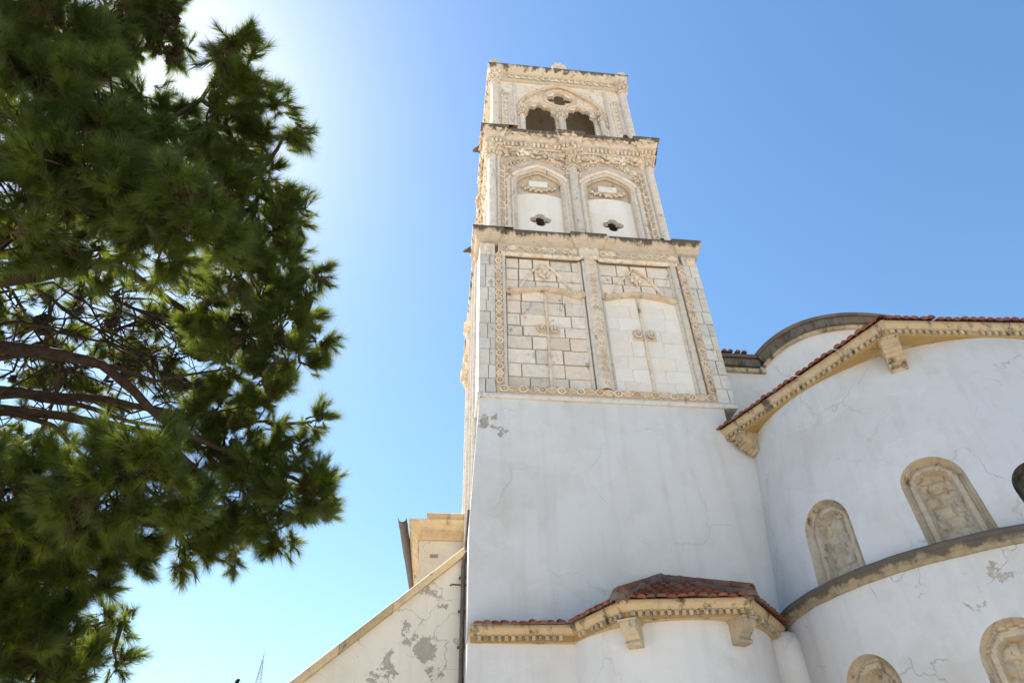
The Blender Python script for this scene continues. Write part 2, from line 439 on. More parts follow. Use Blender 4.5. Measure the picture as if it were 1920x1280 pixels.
mb.obj('plaster_base', 'plaster', T, 40)
core = MB().box(-2.93, 2.62, 0.5, 5.9, 0, 10.42).obj('tower_core', 'stone', T)

# ---- first carved stage
Z0, Z1 = 10.42, 15.44
stage = MB().box(-2.93, 2.93, 0.19, 5.9, Z0 + 0.01, Z1 + 0.3).obj('blind_stage', 'mortar', T)
base = MB()
base.sweep([(-3.0, 6.0), (-3.0, 0.0), (3.0, 0.0), (3.0, 6.0)], [(-0.3, 10.36), (0.01, 10.36), (0.025, 10.40), (0.02, 10.46), (-0.01, 10.50), (-0.3, 10.5)])
base.obj('base_moulding', 'quoin', T)

def courses(x0, x1, z0, z1, h, wmin, wmax, y, depth, parent, mat, gap=0.014, jit=0.012, name='stone_block', breaks=(), ch=0.008):
    nz = max(1, round((z1 - z0) / h)); cuts = [z0]
    for i in range(1, nz): cuts.append(z0 + (z1 - z0) * (i + random.uniform(-0.14, 0.14)) / nz)
    cuts.append(z1)
    for k in range(nz):
        xs = [x0]
        stops = [b for b in breaks if x0 < b < x1] + [x1]
        for st in stops:
            while st - xs[-1] > wmax * 1.15:
                xs.append(xs[-1] + random.uniform(wmin, min(wmax, st - xs[-1] - wmin * 0.7)))
            xs.append(st)
        for a, b in zip(xs[:-1], xs[1:]):
            if b - a < 0.05: continue
            q = gap * random.uniform(0.35, 1.0)
            MB().box(a + q / 2, b - q / 2, y + random.uniform(-jit, jit), y + depth, cuts[k] + q / 2, cuts[k + 1] - q / 2, ch, 0.006).obj(name, mat, parent)

# corner quoins
for (xa, xb) in ((-3.0, -2.585), (2.585, 3.0)):
    courses(xa, xb, 10.50, 15.42, 0.40, 0.16, 0.34, 0.0, 0.35, stage, 'quoin', 0.02, 0.008, 'quoin')
# left return quoins (sunlit side)
me = None
for k in range(12):
    z0 = 10.50 + k * 0.41
    d = 0.5 if k % 2 else 0.8
    MB().box(-3.0, -2.7, 0.36, 0.36 + d, z0 + .006, z0 + 0.40).obj('quoin', 'quoin', stage)
MB().box(-2.985, -2.7, 0.36, 5.9, 10.5, 15.42).obj('side_wall', 'stone', T)

# panels of squared stones, joints recessed; the door leaf joint divides each
bars = (-1.29, 1.15)
for pi, (xa, xb) in enumerate(((-2.30, -0.27), (0.20, 2.20))):
    mt = 'block' if pi == 0 else 'pale_block'
    courses(xa, xb, 13.86, 15.02, 0.37, 0.28, 0.62, 0.125, 0.2, stage, 'block', 0.042, 0.014)
    courses(xa, xb, 10.72, 13.86, 0.385, 0.24, 0.72, 0.125, 0.2, stage, mt, 0.040 if pi == 0 else 0.006, 0.016 if pi == 0 else 0.004, breaks=(bars[pi],), ch=0.009 if pi == 0 else 0.004)
    bx = bars[pi]
    MB().lathe([(0.042, 10.72), (0.045, 11.6), (0.040, 12.7), (0.045, 13.8)], bx, 0.108, 8).obj('door_bar', 'carved', stage, 40)
    # bracket shelf with scrolled ends
    xm = (xa + xb) / 2
    path = []
    for i in range(21):
        u = i / 20 * 2 - 1
        path.append((xm + u * 0.93, 13.87 - 0.19 * abs(u) ** 1.7))
    mb = MB(); prof = [(-0.055, 0.0), (-0.06, -0.10), (-0.02, -0.16), (0.045, -0.15), (0.06, -0.05), (0.05, 0.0)]
    m = len(prof); vs = []
    for (x, z) in path:
        for (dz, dy) in prof: vs.append((x, 0.13 + dy, z + dz))
    fs = [(i * m + k, (i + 1) * m + k, (i + 1) * m + (k + 1) % m, i * m + (k + 1) % m) for i in range(20) for k in range(m)]
    fs += [tuple(range(m)), tuple(20 * m + k for k in range(m))]
    mb.add(vs, fs)
    for sgn in (-1, 1):
        pts = []; rr = []
        for i in range(22):
            a = -math.pi / 2 + i / 21 * 3.4 * math.pi; R = 0.125 * (1 - i / 26)
            pts.append((xm + sgn * (0.93 + R * math.cos(a) * 0.9), 0.06 - 0.012 * math.sin(i), 13.79 + R * math.sin(a))); rr.append(0.032 - 0.0006 * i)
        mb.tube(pts, rr, 6)
    mb.obj('scrolled_shelf', 'carved', stage, 45)
    # pointed relief arch over the shelf, and its flower
    pts = []
    for i in range(25):
        u = i / 24 * 2 - 1
        pts.append((xm + u * 0.66, 0.10, 13.90 + 0.93 * (1 - abs(u) ** 1.35) ** 0.85))
    MB().tube(pts, 0.042, 6).obj('relief_arch', 'carved', stage, 50)
    fl = MB().ell((xm, 0.03, 14.45), (0.07, 0.08, 0.07))
    for i in range(7):
        a = 2 * math.pi * i / 7
        fl.ell((xm + 0.12 * math.cos(a), 0.055, 14.45 + 0.12 * math.sin(a)), (0.065, 0.05, 0.065), 7, 4)
    fl.ell((xm, 0.08, 14.27), (0.03, 0.04, 0.12), 6, 4)
    fl.obj('carved_flower', 'carved', stage, 60)
    for dx in (-0.17, 0.17):                      # stone door rings
        rx_ = bx + dx
        pts = [(rx_ + 0.085 * math.sin(a), 0.03, 12.50 - 0.085 * math.cos(a)) for a in np.linspace(-2.3, 2.3, 12)]
        mb = MB().tube(pts, 0.026, 6).box(rx_ - 0.035, rx_ + 0.035, 0.02, 0.13, 12.48, 12.66, 0.01)
        mb.box(rx_ - 0.13, rx_ + 0.13, 0.10, 0.14, 12.35, 12.68, 0.01)
        mb.obj('door_ring', 'carved', stage, 40)

# jamb rolls, stepped reveals and the middle pilaster
def roll(x, y, r, z0, z1, parent, mat='shaft', name='roll_moulding', seg=0.4, n=10, groove=0.02):
    prof = []; z = z0
    while z < z1 - 0.02:
        z2 = min(z1, z + seg * random.uniform(0.85, 1.15))
        if z1 - z2 < 0.12: z2 = z1
        prof += [(r - groove, z), (r, z + groove), (r, z2 - groove), (r - groove, z2)]; z = z2 + 0.0008
    return MB().lathe(prof, x, y, n).obj(name, mat, parent, 35)
for (x, y, r) in ((-2.37, 0.075, 0.065), (0.225, 0.13, 0.045), (-0.30, 0.13, 0.05), (2.30, 0.07, 0.085), (2.19, 0.12, 0.05)):
    roll(x, y, r, 10.72, 15.02, stage)
MB().box(-0.235, 0.165, 0.03, 0.2, 10.72, 15.05).obj('pilaster', 'shaft', stage)
roll(-0.035, 0.05, 0.15, 10.72, 15.05, stage, name='pilaster_roll', n=16)
MB().box(-2.585, -2.42, -0.004, 0.3, 10.72, 15.05).obj('band_slab', 'ground', stage)
MB().box(2.40, 2.585, -0.004, 0.3, 10.72, 15.05).obj('band_slab', 'ground', stage)
MB().box(-2.585, 2.585, -0.006, 0.3, 10.50, 10.72, 0.01).obj('band_slab', 'ground', stage)
MB().box(-2.5, 2.5, 0.0, 0.3, 15.10, 15.44).obj('frieze_slab', 'ground', stage)
MB().tube([(-2.42, 0.02, 15.06), (-0.3, 0.02, 15.06), (-0.26, -0.05, 15.06), (0.2, -0.05, 15.06), (0.24, 0.02, 15.06), (2.42, 0.02, 15.06)], 0.06, 8).obj('frieze_roll', 'carved', stage, 40)
MB().box(-0.3, 0.24, -0.07, 0.1, 15.10, 15.44, 0.015).obj('frieze_block', 'carved', stage)

# ring and lozenge ornament: two shared meshes
mb = MB(); pts = [(0.078 * math.cos(a), 0, 0.078 * math.sin(a)) for a in np.linspace(0, 2 * math.pi, 15)]
mb.tube(pts, 0.023, 5, False).ell((0, 0, 0), (0.028, 0.03, 0.028), 6, 4)
RING = mb.mesh('ring', 'carved', 60)
mb = MB()
for q in (1.0, 0.4):
    pts = [(0, 0, 0.12 * q), (0.075 * q, 0, 0), (0, 0, -0.12 * q), (-0.075 * q, 0, 0), (0, 0, 0.12 * q)]
    for a, b in zip(pts[:-1], pts[1:]): mb.tube([a, b], 0.022 if q == 1 else 0.018, 5, True)
LOZ = mb.mesh('lozenge', 'carved', 60)
def ornament(p0, p1, y, parent, pitch=0.385):
    p0 = Vector((p0[0], y, p0[1])); p1 = Vector((p1[0], y, p1[1])); d = p1 - p0; L = d.length; n = round(L / pitch * 2)
    ang = -math.atan2(d.x, d.z)
    for i in range(n):
        p = p0 + d * (i + 0.5) / n
        link('ring' if i % 2 == 0 else 'lozenge', RING if i % 2 == 0 else LOZ, parent, Matrix.Translation(p) @ Matrix.Rotation(-ang, 4, 'Y') @ Matrix.Diagonal((random.uniform(.93, 1.06), 1, L / n / 0.1925, 1)))
ornament((-2.50, 10.74), (-2.50, 15.04), -0.02, stage)
ornament((2.495, 10.74), (2.495, 15.04), -0.02, stage)
ornament((-0.035, 10.74), (-0.035, 15.02), -0.105, stage)
ornament((-2.52, 10.61), (2.52, 10.61), -0.024, stage, 0.43)
ornament((-2.42, 15.27), (-0.32, 15.27), -0.018, stage, 0.43)
ornament((0.26, 15.27), (2.42, 15.27), -0.018, stage, 0.43)

# carved heads at the two corners under the cornice
for sx in (-2.80, 2.80):
    mb = MB().ell((sx, 0.0, 15.22), (0.13, 0.12, 0.17), 10, 7).ell((sx, -0.10, 15.17), (0.035, 0.05, 0.05), 6, 4)
    mb.ell((sx - 0.06, -0.08, 15.25), (0.03, 0.03, 0.02), 6, 4).ell((sx + 0.06, -0.08, 15.25), (0.03, 0.03, 0.02), 6, 4)
    mb.box(sx - 0.18, sx + 0.18, 0.03, 0.2, 15.03, 15.42, 0.02)
    roughen(mb, 0.012, 9).obj('carved_head', 'carved', stage, 50)

def ressaut_path(h, y0, d, s, cl, mid, yb):
    """cornice line round left, front and right with corner and middle breaks"""
    return [(-h, yb), (-h, y0 + s), (-h - d, y0 + s), (-h - d, y0 - d), (-cl, y0 - d), (-cl, y0), (mid[0], y0), (mid[0], y0 - d), (mid[1], y0 - d), (mid[1], y0),
            (cl, y0), (cl, y0 - d), (h + d, y0 - d), (h + d, y0 + s), (h, y0 + s), (h, yb)]
P1 = ressaut_path(2.98, 0.02, 0.07, 0.75, 2.50, (-0.37, 0.36), 6.0)
mb = MB().sweep(P1, [(-0.3, 15.43), (0.0, 15.43), (0.03, 15.45), (0.03, 15.51), (0.055, 15.53), (0.06, 15.60), (0.10, 15.70), (0.145, 15.76), (0.15, 15.80), (0.15, 15.90), (0.13, 15.925), (-0.9, 15.97)])
mb.obj('lower_cornice', 'crust1', T, 40)

# ---- second stage: paired blind windows between shafts
Y2 = 0.50
XC = -0.03
def parch(xc, half, zs, h, zb, n=14, p=1.12):
    L = [(xc - half, zb)] + [(xc - half * t, zs + h * max(0, 1 - t ** p) ** 0.66) for t in np.linspace(1, 0, n)]
    return L + [(2 * xc - x, z) for (x, z) in reversed(L[:-1])]
def quatre(xc, zc, w, hz, n=9):
    pts = []
    for k in range(4):
        a0 = k * math.pi / 2; cx, cz = xc + w * 0.52 * math.cos(a0), zc + hz * 0.52 * math.sin(a0)
        for i in range(n):
            a = a0 - 1.9 + 3.8 * i / (n - 1)
            pts.append((cx + w * 0.48 * math.cos(a), cz + hz * 0.48 * math.sin(a)))
    return pts
ctr = (-1.155, 1.045)
Z2T = 20.6
wall2 = MB().plate([(-2.62, 15.9), (2.58, 15.9), (2.58, Z2T), (-2.62, Z2T)], [parch(c, 0.70, 18.95, 0.55, 16.0) for c in ctr], Y2, Y2 + 0.3)
wall2.box(-2.62, -2.3, Y2 + 0.3, 5.8, 15.9, Z2T).box(2.26, 2.58, Y2 + 0.3, 5.8, 15.9, Z2T).box(-2.62, 2.58, 5.5, 5.8, 15.9, Z2T)
stage2 = wall2.obj('window_stage', 'stone', T)
for ci, c in enumerate(ctr):
    top = [(c + u * 0.70, 18.36 + 0.15 * (1 - u * u)) for u in np.linspace(1, -1, 11)]
    MB().plate([(c - 0.70, 16.0), (c + 0.70, 16.0)] + top, [quatre(c, 17.28, 0.33, 0.27)], Y2 + 0.13, Y2 + 0.29).obj('window_panel', 'panel', stage2)
    MB().plate([(c - 0.70, 18.38), (c + 0.70, 18.38), (c + 0.70, 19.6), (c - 0.70, 19.6)], [], Y2 + 0.16, Y2 + 0.29).obj('tympanum', 'ground', stage2)
    MB().box(c - 0.30, c + 0.30, Y2 + 0.07, Y2 + 0.2, 18.80, 19.06, 0.02).obj('tablet', 'panel', stage2)
    sw = MB()                                        # leaf swag under the tablet
    for i in range(13):
        u = i / 12 * 2 - 1
        sw.ell((c + u * 0.50, Y2 + 0.08 + random.uniform(-.02, .02), 18.60 + 0.13 * abs(u) ** 1.5 + 0.03 * (-1) ** i), (0.065, 0.06, 0.045), 7, 4, Matrix.Rotation(u * 0.9 + 0.5 * (-1) ** i, 3, 'Y'))
    sw.obj('leaf_swag', 'carved', stage2, 60)
    # nested rolls following jambs and pointed head
    for (dx, r, yy, h, mt, seg) in ((0.72, 0.045, 0.10, 0.56, 'carved', .12), (0.83, 0.055, 0.03, 0.62, 'shaft', .24), (0.955, 0.06, -0.02, 0.72, 'shaft', .3)):
        if dx > 0.9:
            pl = parch(c, dx - 0.04, 18.98, h, 16.0, 16)
            pl = [q for q in pl if q[1] >= 18.9]
            MB().tube([(x, Y2 + yy, z) for (x, z) in pl], r, 7).obj('arch_moulding', 'stone', stage2, 40)
            for sgn in (-1, 1):
                if (ci == 0) == (sgn < 0): roll(c + sgn * dx, Y2 + yy, r, 15.95, 18.98, stage2, seg=seg, n=9)
        else:
            pl = parch(c, dx, 18.95, h, 15.95, 16); q = []
            for (a, b) in zip(pl[:-1], pl[1:]):
                L = math.dist(a, b); k = max(1, round(L / seg * 1.0)) if seg < 0.2 else max(1, round(L / seg))
                q += [(a[0] + (b[0] - a[0]) * t / (2 * k), a[1] + (b[1] - a[1]) * t / (2 * k)) for t in range(2 * k)]
            q.append(pl[-1])
            MB().tube([(x, Y2 + yy, z) for (x, z) in q], [r if i % 2 else r * 0.78 for i in range(len(q))], 7).obj('arch_moulding', mt, stage2, 40)
    # leafy voussoirs
    lf = MB()
    for t in np.linspace(-0.9, 0.9, 12):
        z = 18.95 + 0.64 * (1 - abs(t) ** 1.12) ** 0.66
        lf.ell((c + t * 0.76, Y2 + 0.06, z + 0.0), (0.085, 0.05, 0.045), 6, 4, Matrix.Rotation(-t * 1.1 + 0.4, 3, 'Y'))
    lf.obj('leaf_voussoirs', 'carved', stage2, 60)

# shafts: corner columns, slim ones, middle bundle
def capital(cx, cy, z0, z1, r0, r1, parent, mat='carved', name='capital', rows=2):
    h = z1 - z0
    mb = MB().lathe([(r0, z0 - 0.05), (r0 * 1.25, z0 - 0.03), (r0 * 1.3, z0), (r0 * 1.1, z0 + 0.03), (r0 * 1.15, z0 + 0.3 * h), (r1 * 0.85, z0 + 0.75 * h), (r1, z0 + 0.86 * h), (r1 * 1.02, z1), (0.02, z1)], cx, cy, 12)
    for row in range(rows):
        k = 9
        for i in range(k):
            a = 2 * math.pi * (i + 0.5 * row) / k; t = 0.28 + 0.45 * row
            R = r0 * 1.15 + (r1 - r0 * 1.05) * t
            mb.ell((cx + R * math.cos(a), cy + R * math.sin(a), z0 + h * t), (0.035 + r0 * .12, 0.035 + r0 * .12, h * 0.20), 6, 4)
    return roughen(mb, 0.010, 14).obj(name, mat, parent, 50)
for sx, cx in ((-1, -2.60), (1, 2.53)):
    roll(cx, Y2 + 0.0, 0.125, 15.97, 19.95, stage2, name='column', seg=0.3, n=14)
    MB().box(cx - 0.19, cx + 0.19, Y2 - 0.19, Y2 + 0.15, 15.95, 16.12, 0.02).obj('column_base', 'shaft', stage2)
    capital(cx, Y2 + 0.0, 19.98, 20.62, 0.13, 0.23, stage2)
    c2 = cx - sx * 0.20
    roll(c2, Y2 + 0.02, 0.06, 15.97, 20.0, stage2, name='slim_shaft', seg=0.34, n=9)
    capital(c2 , Y2 + 0.02, 20.02, 20.55, 0.065, 0.12, stage2)
roll(XC, Y2 - 0.02, 0.14, 15.97, 19.70, stage2, name='column', seg=0.34, n=14)
capital(XC, Y2 - 0.02, 19.74, 20.62, 0.145, 0.22, stage2, rows=4)
for dx in (-0.205, 0.205): roll(XC + dx, Y2 + 0.03, 0.052, 15.97, 19.0, stage2, name='slim_shaft', seg=.25, n=9)

# zigzag leaf bands
mb = MB()
for s in (-1, 1):
    mb.ell((s * 0.045, 0, 0.03), (0.028, 0.035, 0.095), 6, 5, Matrix.Rotation(s * 0.75, 3, 'Y'))
mb.ell((0, -0.01, -0.02), (0.03, 0.03, 0.05), 6, 4)
LEAF = roughen(mb, 0.012, 16).mesh('carved_leaf', 'carved', 60)
for xz in (-2.225, 2.15):
    slab = MB().box(xz - 0.10, xz + 0.10, Y2 + 0.005 - 0.03, Y2 + 0.1, 15.97, 19.75).obj('leaf_band', 'ground', stage2)
    for i in range(24):
        z = 16.1 + i * 0.152
        link('carved_leaf', LEAF, slab, TR(xz + 0.02 * (-1) ** i, Y2 - 0.035, z, 0, 0, 0.5 * (-1) ** i, (1.0, 1, 1)))

# leaf frieze and half-figures above the windows
def foliage_piece(seed):
    rs = random.Random(seed); mb = MB()
    for i in range(7):
        a = -1.3 + 2.6 * i / 6 + rs.uniform(-.15, .15)
        mb.ell((0.13 * math.sin(a), -0.03 - 0.02 * rs.random(), 0.02 + 0.11 * math.cos(a)), (0.035, 0.045, 0.10), 6, 5, Matrix.Rotation(a, 3, 'Y'))
    mb.ell((rs.uniform(-.04, .04), -0.07, rs.uniform(-.03, .05)), (0.05, 0.06, 0.075), 8, 6, Matrix.Rotation(rs.uniform(-.6, .6), 3, 'Y'))
    mb.ell((rs.uniform(-.12, -.05), -0.05, -0.10), (0.085, 0.045, 0.032), 7, 5, Matrix.Rotation(rs.uniform(.2, .9), 3, 'Y'))
    mb.ell((rs.uniform(.05, .12), -0.05, -0.09), (0.08, 0.045, 0.03), 7, 5, Matrix.Rotation(rs.uniform(-.9, -.2), 3, 'Y'))
    return roughen(mb, 0.02, 10).mesh('carved_foliage', 'carved', 60)
MB().box(-2.5, 2.44, Y2 - 0.012, Y2 + 0.1, 19.98, 20.52).obj('frieze_slab', 'ground', stage2)
FOL = [foliage_piece(s) for s in range(5)]
for i in range(10):
    x = -2.15 + 4.25 * i / 9
    if abs(x - XC) < 0.2: continue
    link('carved_foliage', FOL[i % 5], stage2, TR(x, Y2, 20.24 + random.uniform(-.05, .05), 0, 0, random.uniform(-.7, .7), (random.choice((-1, 1)) * 1.45, 1.35, random.uniform(1.2, 1.6))))
for c in ctr:
    for sgn in (-1, 1):
        for j, (dx, z) in enumerate(((0.93, 19.72), (0.70, 19.88), (1.0, 19.38), (0.48, 20.0))):
            link('carved_foliage', FOL[(j * 2 + (sgn > 0)) % 5], stage2, TR(c + sgn * dx * 0.93, Y2 + 0.01, z, 0, 0, sgn * 0.9, (0.8, 0.9, 0.8)))

# upper cornice with beads and palmettes
P2 = ressaut_path(2.68, 0.42, 0.11, 0.62, 2.28, (-0.34, 0.27), 6.0)
cor2 = MB().sweep(P2, [(-0.2, 20.50), (0.0, 20.50), (0.02, 20.53), (0.0, 20.56), (0.005, 20.80), (0.06, 20.83), (0.06, 20.89), (0.045, 20.91), (0.08, 21.0), (0.16, 21.20), (0.20, 21.23), (0.20, 21.31), (0.18, 21.33), (-0.9, 21.38)]).obj('upper_cornice', 'crust2', T, 40)
BEAD = MB().ell((0, 0, 0), (0.055, 0.07, 0.12), 8, 6).mesh('bead', 'carved', 60)
mb = MB()
for i in range(5):
    a = -1.1 + 2.2 * i / 4
    mb.ell((0.085 * math.sin(a), -0.03, -0.02 + 0.11 * math.cos(a)), (0.026, 0.05, 0.10), 5, 4, Matrix.Rotation(a, 3, 'Y'))
mb.ell((0, -0.01, -0.09), (0.05, 0.04, 0.04), 6, 4)
PALM = mb.mesh('palmette', 'crust2', 60)
for a, b in zip(P2[:-1], P2[1:]):
    L = math.dist(a, b)
    if L < 0.3: continue
    if max(a[0], b[0]) > 2.75 and abs(a[0] - b[0]) < .01: continue
    for (x, y, an) in along(a, b, 0.135, 0.035): (random.random() < 0.94) and link('bead', BEAD, cor2, TR(x, y, 20.68 + random.uniform(-.012, .012), an, 0, random.uniform(-.1, .1), (random.uniform(.8, 1.15), random.uniform(.7, 1.2), random.uniform(.85, 1.08))))
    for (x, y, an) in along(a, b, 0.27, 0.145): link('palmette', PALM, cor2, TR(x, y, 21.07, an + random.uniform(-.1, .1), -0.42, random.uniform(-.12, .12), (random.uniform(.85, 1.15), 1, random.uniform(.85, 1.1))))

# ---- third stage: belfry with twin cusped openings
Y3 = 0.85
ZB = 21.30
XC3 = -0.04
def cusped(xc, hw, zs):
    R, r = 0.45, 0.188; kx = hw / (R + r); L = [(-hw, ZB + 0.05)]
    for th in np.linspace(math.pi, 0, 61):
        best = 0.0
        for k in range(5):
            d = th - math.pi * k / 4; q = r * r - (R * math.sin(d)) ** 2
            if q > 0: best = max(best, R * math.cos(d) + math.sqrt(q))
        L.append((best * math.cos(th) * kx, zs + best * math.sin(th) * 1.08))
    L.append((hw, ZB + 0.05))
    return [(xc + x, z) for (x, z) in L]
oc = (-0.82, 0.62)
q3 = quatre(XC3, 24.56, 0.50, 0.44)
big = [(x, z) for x, z in parch(XC3 - 0.02, 1.50, 23.75, 1.46, ZB + 0.03, 22, 1.3)]
st3 = MB().plate([(-2.42, ZB), (2.36, ZB), (2.36, 25.45), (-2.42, 25.45)], [big], Y3, Y3 + 0.3)
st3.box(-2.42, -2.05, Y3 + 0.3, 5.6, ZB, 25.45).box(2.0, 2.36, Y3 + 0.3, 5.6, ZB, 25.45)
stage3 = st3.obj('belfry_stage', 'stone', T)
MB().plate([(-1.6, ZB), (1.5, ZB), (1.5, 25.35), (-1.6, 25.35)], [cusped(oc[0], 0.55, 23.42), cusped(oc[1], 0.53, 23.40), q3], Y3 + 0.10, Y3 + 0.23).obj('tracery', 'stone', stage3)
MB().plate([(-2.42, ZB), (2.36, ZB), (2.36, 25.45), (-2.42, 25.45)], [parch(-0.1, 1.0, 23.2, 0.9, ZB + .1, 12, 1.9)], 5.2, 5.6).box(-1.6, 1.5, 5.62, 5.9, ZB, 25.4).obj('belfry_back_wall', 'interior', T)
vault = MB(); vv = []
for i in range(17):
    a = math.pi * i / 16; vv.append((-0.03 - 2.02 * math.cos(a), 23.9 + 1.25 * math.sin(a)))
vault.add([(x, Y3 + 0.28, z) for x, z in vv] + [(x, 5.25, z) for x, z in vv], [(i, i + 1, i + 18, i + 17) for i in range(16)])
vault.obj('belfry_vault', 'interior', T, 60)
MB().box(-2.4, 2.34, Y3 + 0.1, 5.7, 25.40, 25.9).obj('belfry_roof', 'crust3', T)
MB().box(-2.4, 2.34, Y3 + 0.1, 5.6, 21.0, 21.32).obj('belfry_floor', 'interior', T)
# arch mouldings
for c, hw, zs in ((oc[0], 0.52, 23.45), (oc[1], 0.49, 23.42)):
    for (dr, r, yy) in ((0.07, 0.055, 0.08), (0.17, 0.04, 0.09)):
        pts = [(c - (hw + dr) * math.cos(a), Y3 + yy, zs + (0.66 + dr) * math.sin(a) ** 0.9) for a in np.linspace(0.02, math.pi - 0.02, 22)]
        MB().tube(pts, r, 7).obj('arch_moulding', 'carved', stage3, 40)
pts = [(XC3 + 0.60 * math.cos(a), Y3 + 0.08, 24.58 + 0.54 * math.sin(a)) for a in np.linspace(0, 2 * math.pi, 33)]
MB().tube(pts, 0.055, 7, False).obj('oculus_ring', 'carved', stage3, 40)
pts = [(XC3 + 0.53 * math.cos(a), Y3 + 0.085, 24.58 + 0.48 * math.sin(a)) for a in np.linspace(0, 2 * math.pi, 33)]
MB().tube(pts, 0.04, 7, False).obj('oculus_ring', 'stone', stage3, 40)
for (hw, h, r, yy) in ((1.52, 1.50, 0.06, -0.02), (1.66, 1.62, 0.045, -0.005)):
    pl = [q for q in parch(XC3 - 0.02, hw, 23.75, h, 23.7, 22, 1.3)]
    MB().tube([(x, Y3 + yy, z) for x, z in pl], r, 7).obj('arch_moulding', 'carved', stage3, 40)
# small columns of the openings
for cx, rr in ((-1.48, 0.095), (XC3 - 0.06, 0.10), (1.38, 0.095)):
    roll(cx, Y3 - 0.03, rr, ZB + 0.05, 23.0, stage3, name='small_column', seg=0.28, n=10)
    capital(cx, Y3 - 0.02, 23.02, 23.62, rr, rr * 1.9, stage3)
    MB().box(cx - 0.15, cx + 0.15, Y3 - 0.15, Y3 + 0.1, ZB + 0.02, ZB + 0.55, 0.02).obj('column_plinth', 'shaft', stage3)
for cx in (-1.73, 1.66):
    roll(cx, Y3 - 0.01, 0.065, ZB, 25.15, stage3, name='slim_shaft', seg=.4, n=9)
# corner columns and stud niches
STUD = MB().ell((0, 0, 0), (0.05, 0.04, 0.035), 6, 4).mesh('stud', 'carved', 60)
for sx, cx in ((-1, -2.43), (1, 2.37)):
    roll(cx, Y3, 0.15, ZB + 0.03, 25.1, stage3, name='column', seg=0.33, n=14)
    capital(cx, Y3, 25.13, 25.85, 0.16, 0.27, stage3)
    xn = cx - sx * 0.37
    for d in (-0.12, 0.12): roll(xn + d, Y3 - 0.005, 0.05, ZB, 24.35, stage3, name='slim_shaft', seg=.33, n=8)
    pts = [(xn - 0.12 * math.cos(a), Y3 - 0.005, 24.35 + 0.2 * math.sin(a)) for a in np.linspace(0, math.pi, 11)]
    MB().tube(pts, 0.05, 7).obj('niche_arch', 'carved', stage3, 40)
    for i in range(8): link('stud', STUD, stage3, TR(xn, Y3 - 0.02, 22.3 + 0.26 * i))
    MB().ell((xn, Y3 - 0.02, 24.42), (0.05, .05, .09)).obj('carved_bud', 'carved', stage3, 60)
# top cornice
P3 = [(-2.46, 5.9), (-2.46, 0.80), (2.40, 0.80), (2.40, 5.9)]
cor3 = MB().sweep(P3, [(-0.1, 25.30), (0.02, 25.30), (0.03, 25.36), (0.02, 25.40), (0.0, 25.42), (0.0, 25.68), (0.06, 25.70), (0.06, 25.74), (0.03, 25.75), (0.10, 25.80), (0.20, 25.88), (0.25, 25.97), (0.26, 26.05), (0.24, 26.09), (-0.8, 26.13)])
cor3.obj('crowning_cornice', 'crust3', T, 40)
cor3o = bpy.data.objects['crowning_cornice']
for (x, y, an) in along(P3[1], P3[2], 0.25, 0.03, 0.42):
    link('carved_leaf', LEAF, cor3o, TR(x, y - 0.01, 25.55, an, 0, 1.2 + random.uniform(-.3, .3), (1.2, 1.1, 1.2)))
def acroterion(x, y, w, h):
    mb = MB(); pts = [(-w, 0)] + [(w * math.cos(a) * (1 + 0.07 * math.cos(9 * a)), h * (0.35 + 0.65 * math.sin(a)) * (1 + 0.07 * math.cos(9 * a))) for a in np.linspace(math.pi, 0, 15)] + [(w, 0)]
    mb.plate([(x + a, 26.08 + b) for a, b in reversed(pts)], [], y, y + 0.22)
    for i in range(5):
        a = math.pi * (i + 0.5) / 5
        mb.tube([(x, y - 0.005, 26.12), (x + w * 0.8 * math.cos(a), y - 0.005, 26.1 + h * (0.3 + 0.55 * math.sin(a)))], 0.018, 5)
    roughen(mb, 0.012, 7).obj('acroterion', 'carved', T)
acroterion(0.0, 0.60, 0.27, 0.50)
acroterion(-2.48, 0.62, 0.16, 0.36)
acroterion(2.44, 0.62, 0.17, 0.30)
MB().tube([(0.72, 1.4, 26.1), (0.72, 1.4, 27.0)], 0.02, 5).obj('lightning_rod', 'mast', T)

# ---- sunlit left side of the tower: copies of the stage mouldings turned onto that face
def turned(objs, yc):
    R = Matrix.Translation((0, yc, 0)) @ Matrix.Rotation(-math.pi / 2, 4, 'Z') @ Matrix.Translation((0, -yc, 0))
    for o in objs:
        c = o.copy(); COL.objects.link(c); c.matrix_basis = R @ o.matrix_basis
keep2 = [o for o in stage2.children if o.name.split('.')[0] in ('column', 'slim_shaft', 'capital', 'arch_moulding', 'roll_moulding', 'carved_foliage', 'leaf_voussoirs', 'leaf_band', 'leaf_swag', 'tympanum', 'column_base')]
turned(keep2, Y2 + 2.62)
keep3 = [o for o in stage3.children if o.name.split('.')[0] in ('column', 'slim_shaft', 'capital', 'small_column', 'arch_moulding', 'oculus_ring', 'niche_arch')]
turned(keep3, Y3 + 2.44)
side = MB()
for (y, r, x) in ((0.95, 0.07, -3.0), (1.30, 0.09, -3.02), (1.75, 0.07, -3.01), (2.3, 0.09, -3.04), (2.85, 0.10, -3.05)):
    roll(x, y, r, 7.2, 15.40, T, name='side_shaft', seg=0.42, n=9)
MB().box(-2.99, -2.7, 0.86, 5.8, 6.5, 10.5).obj('side_wall', 'stone', T)
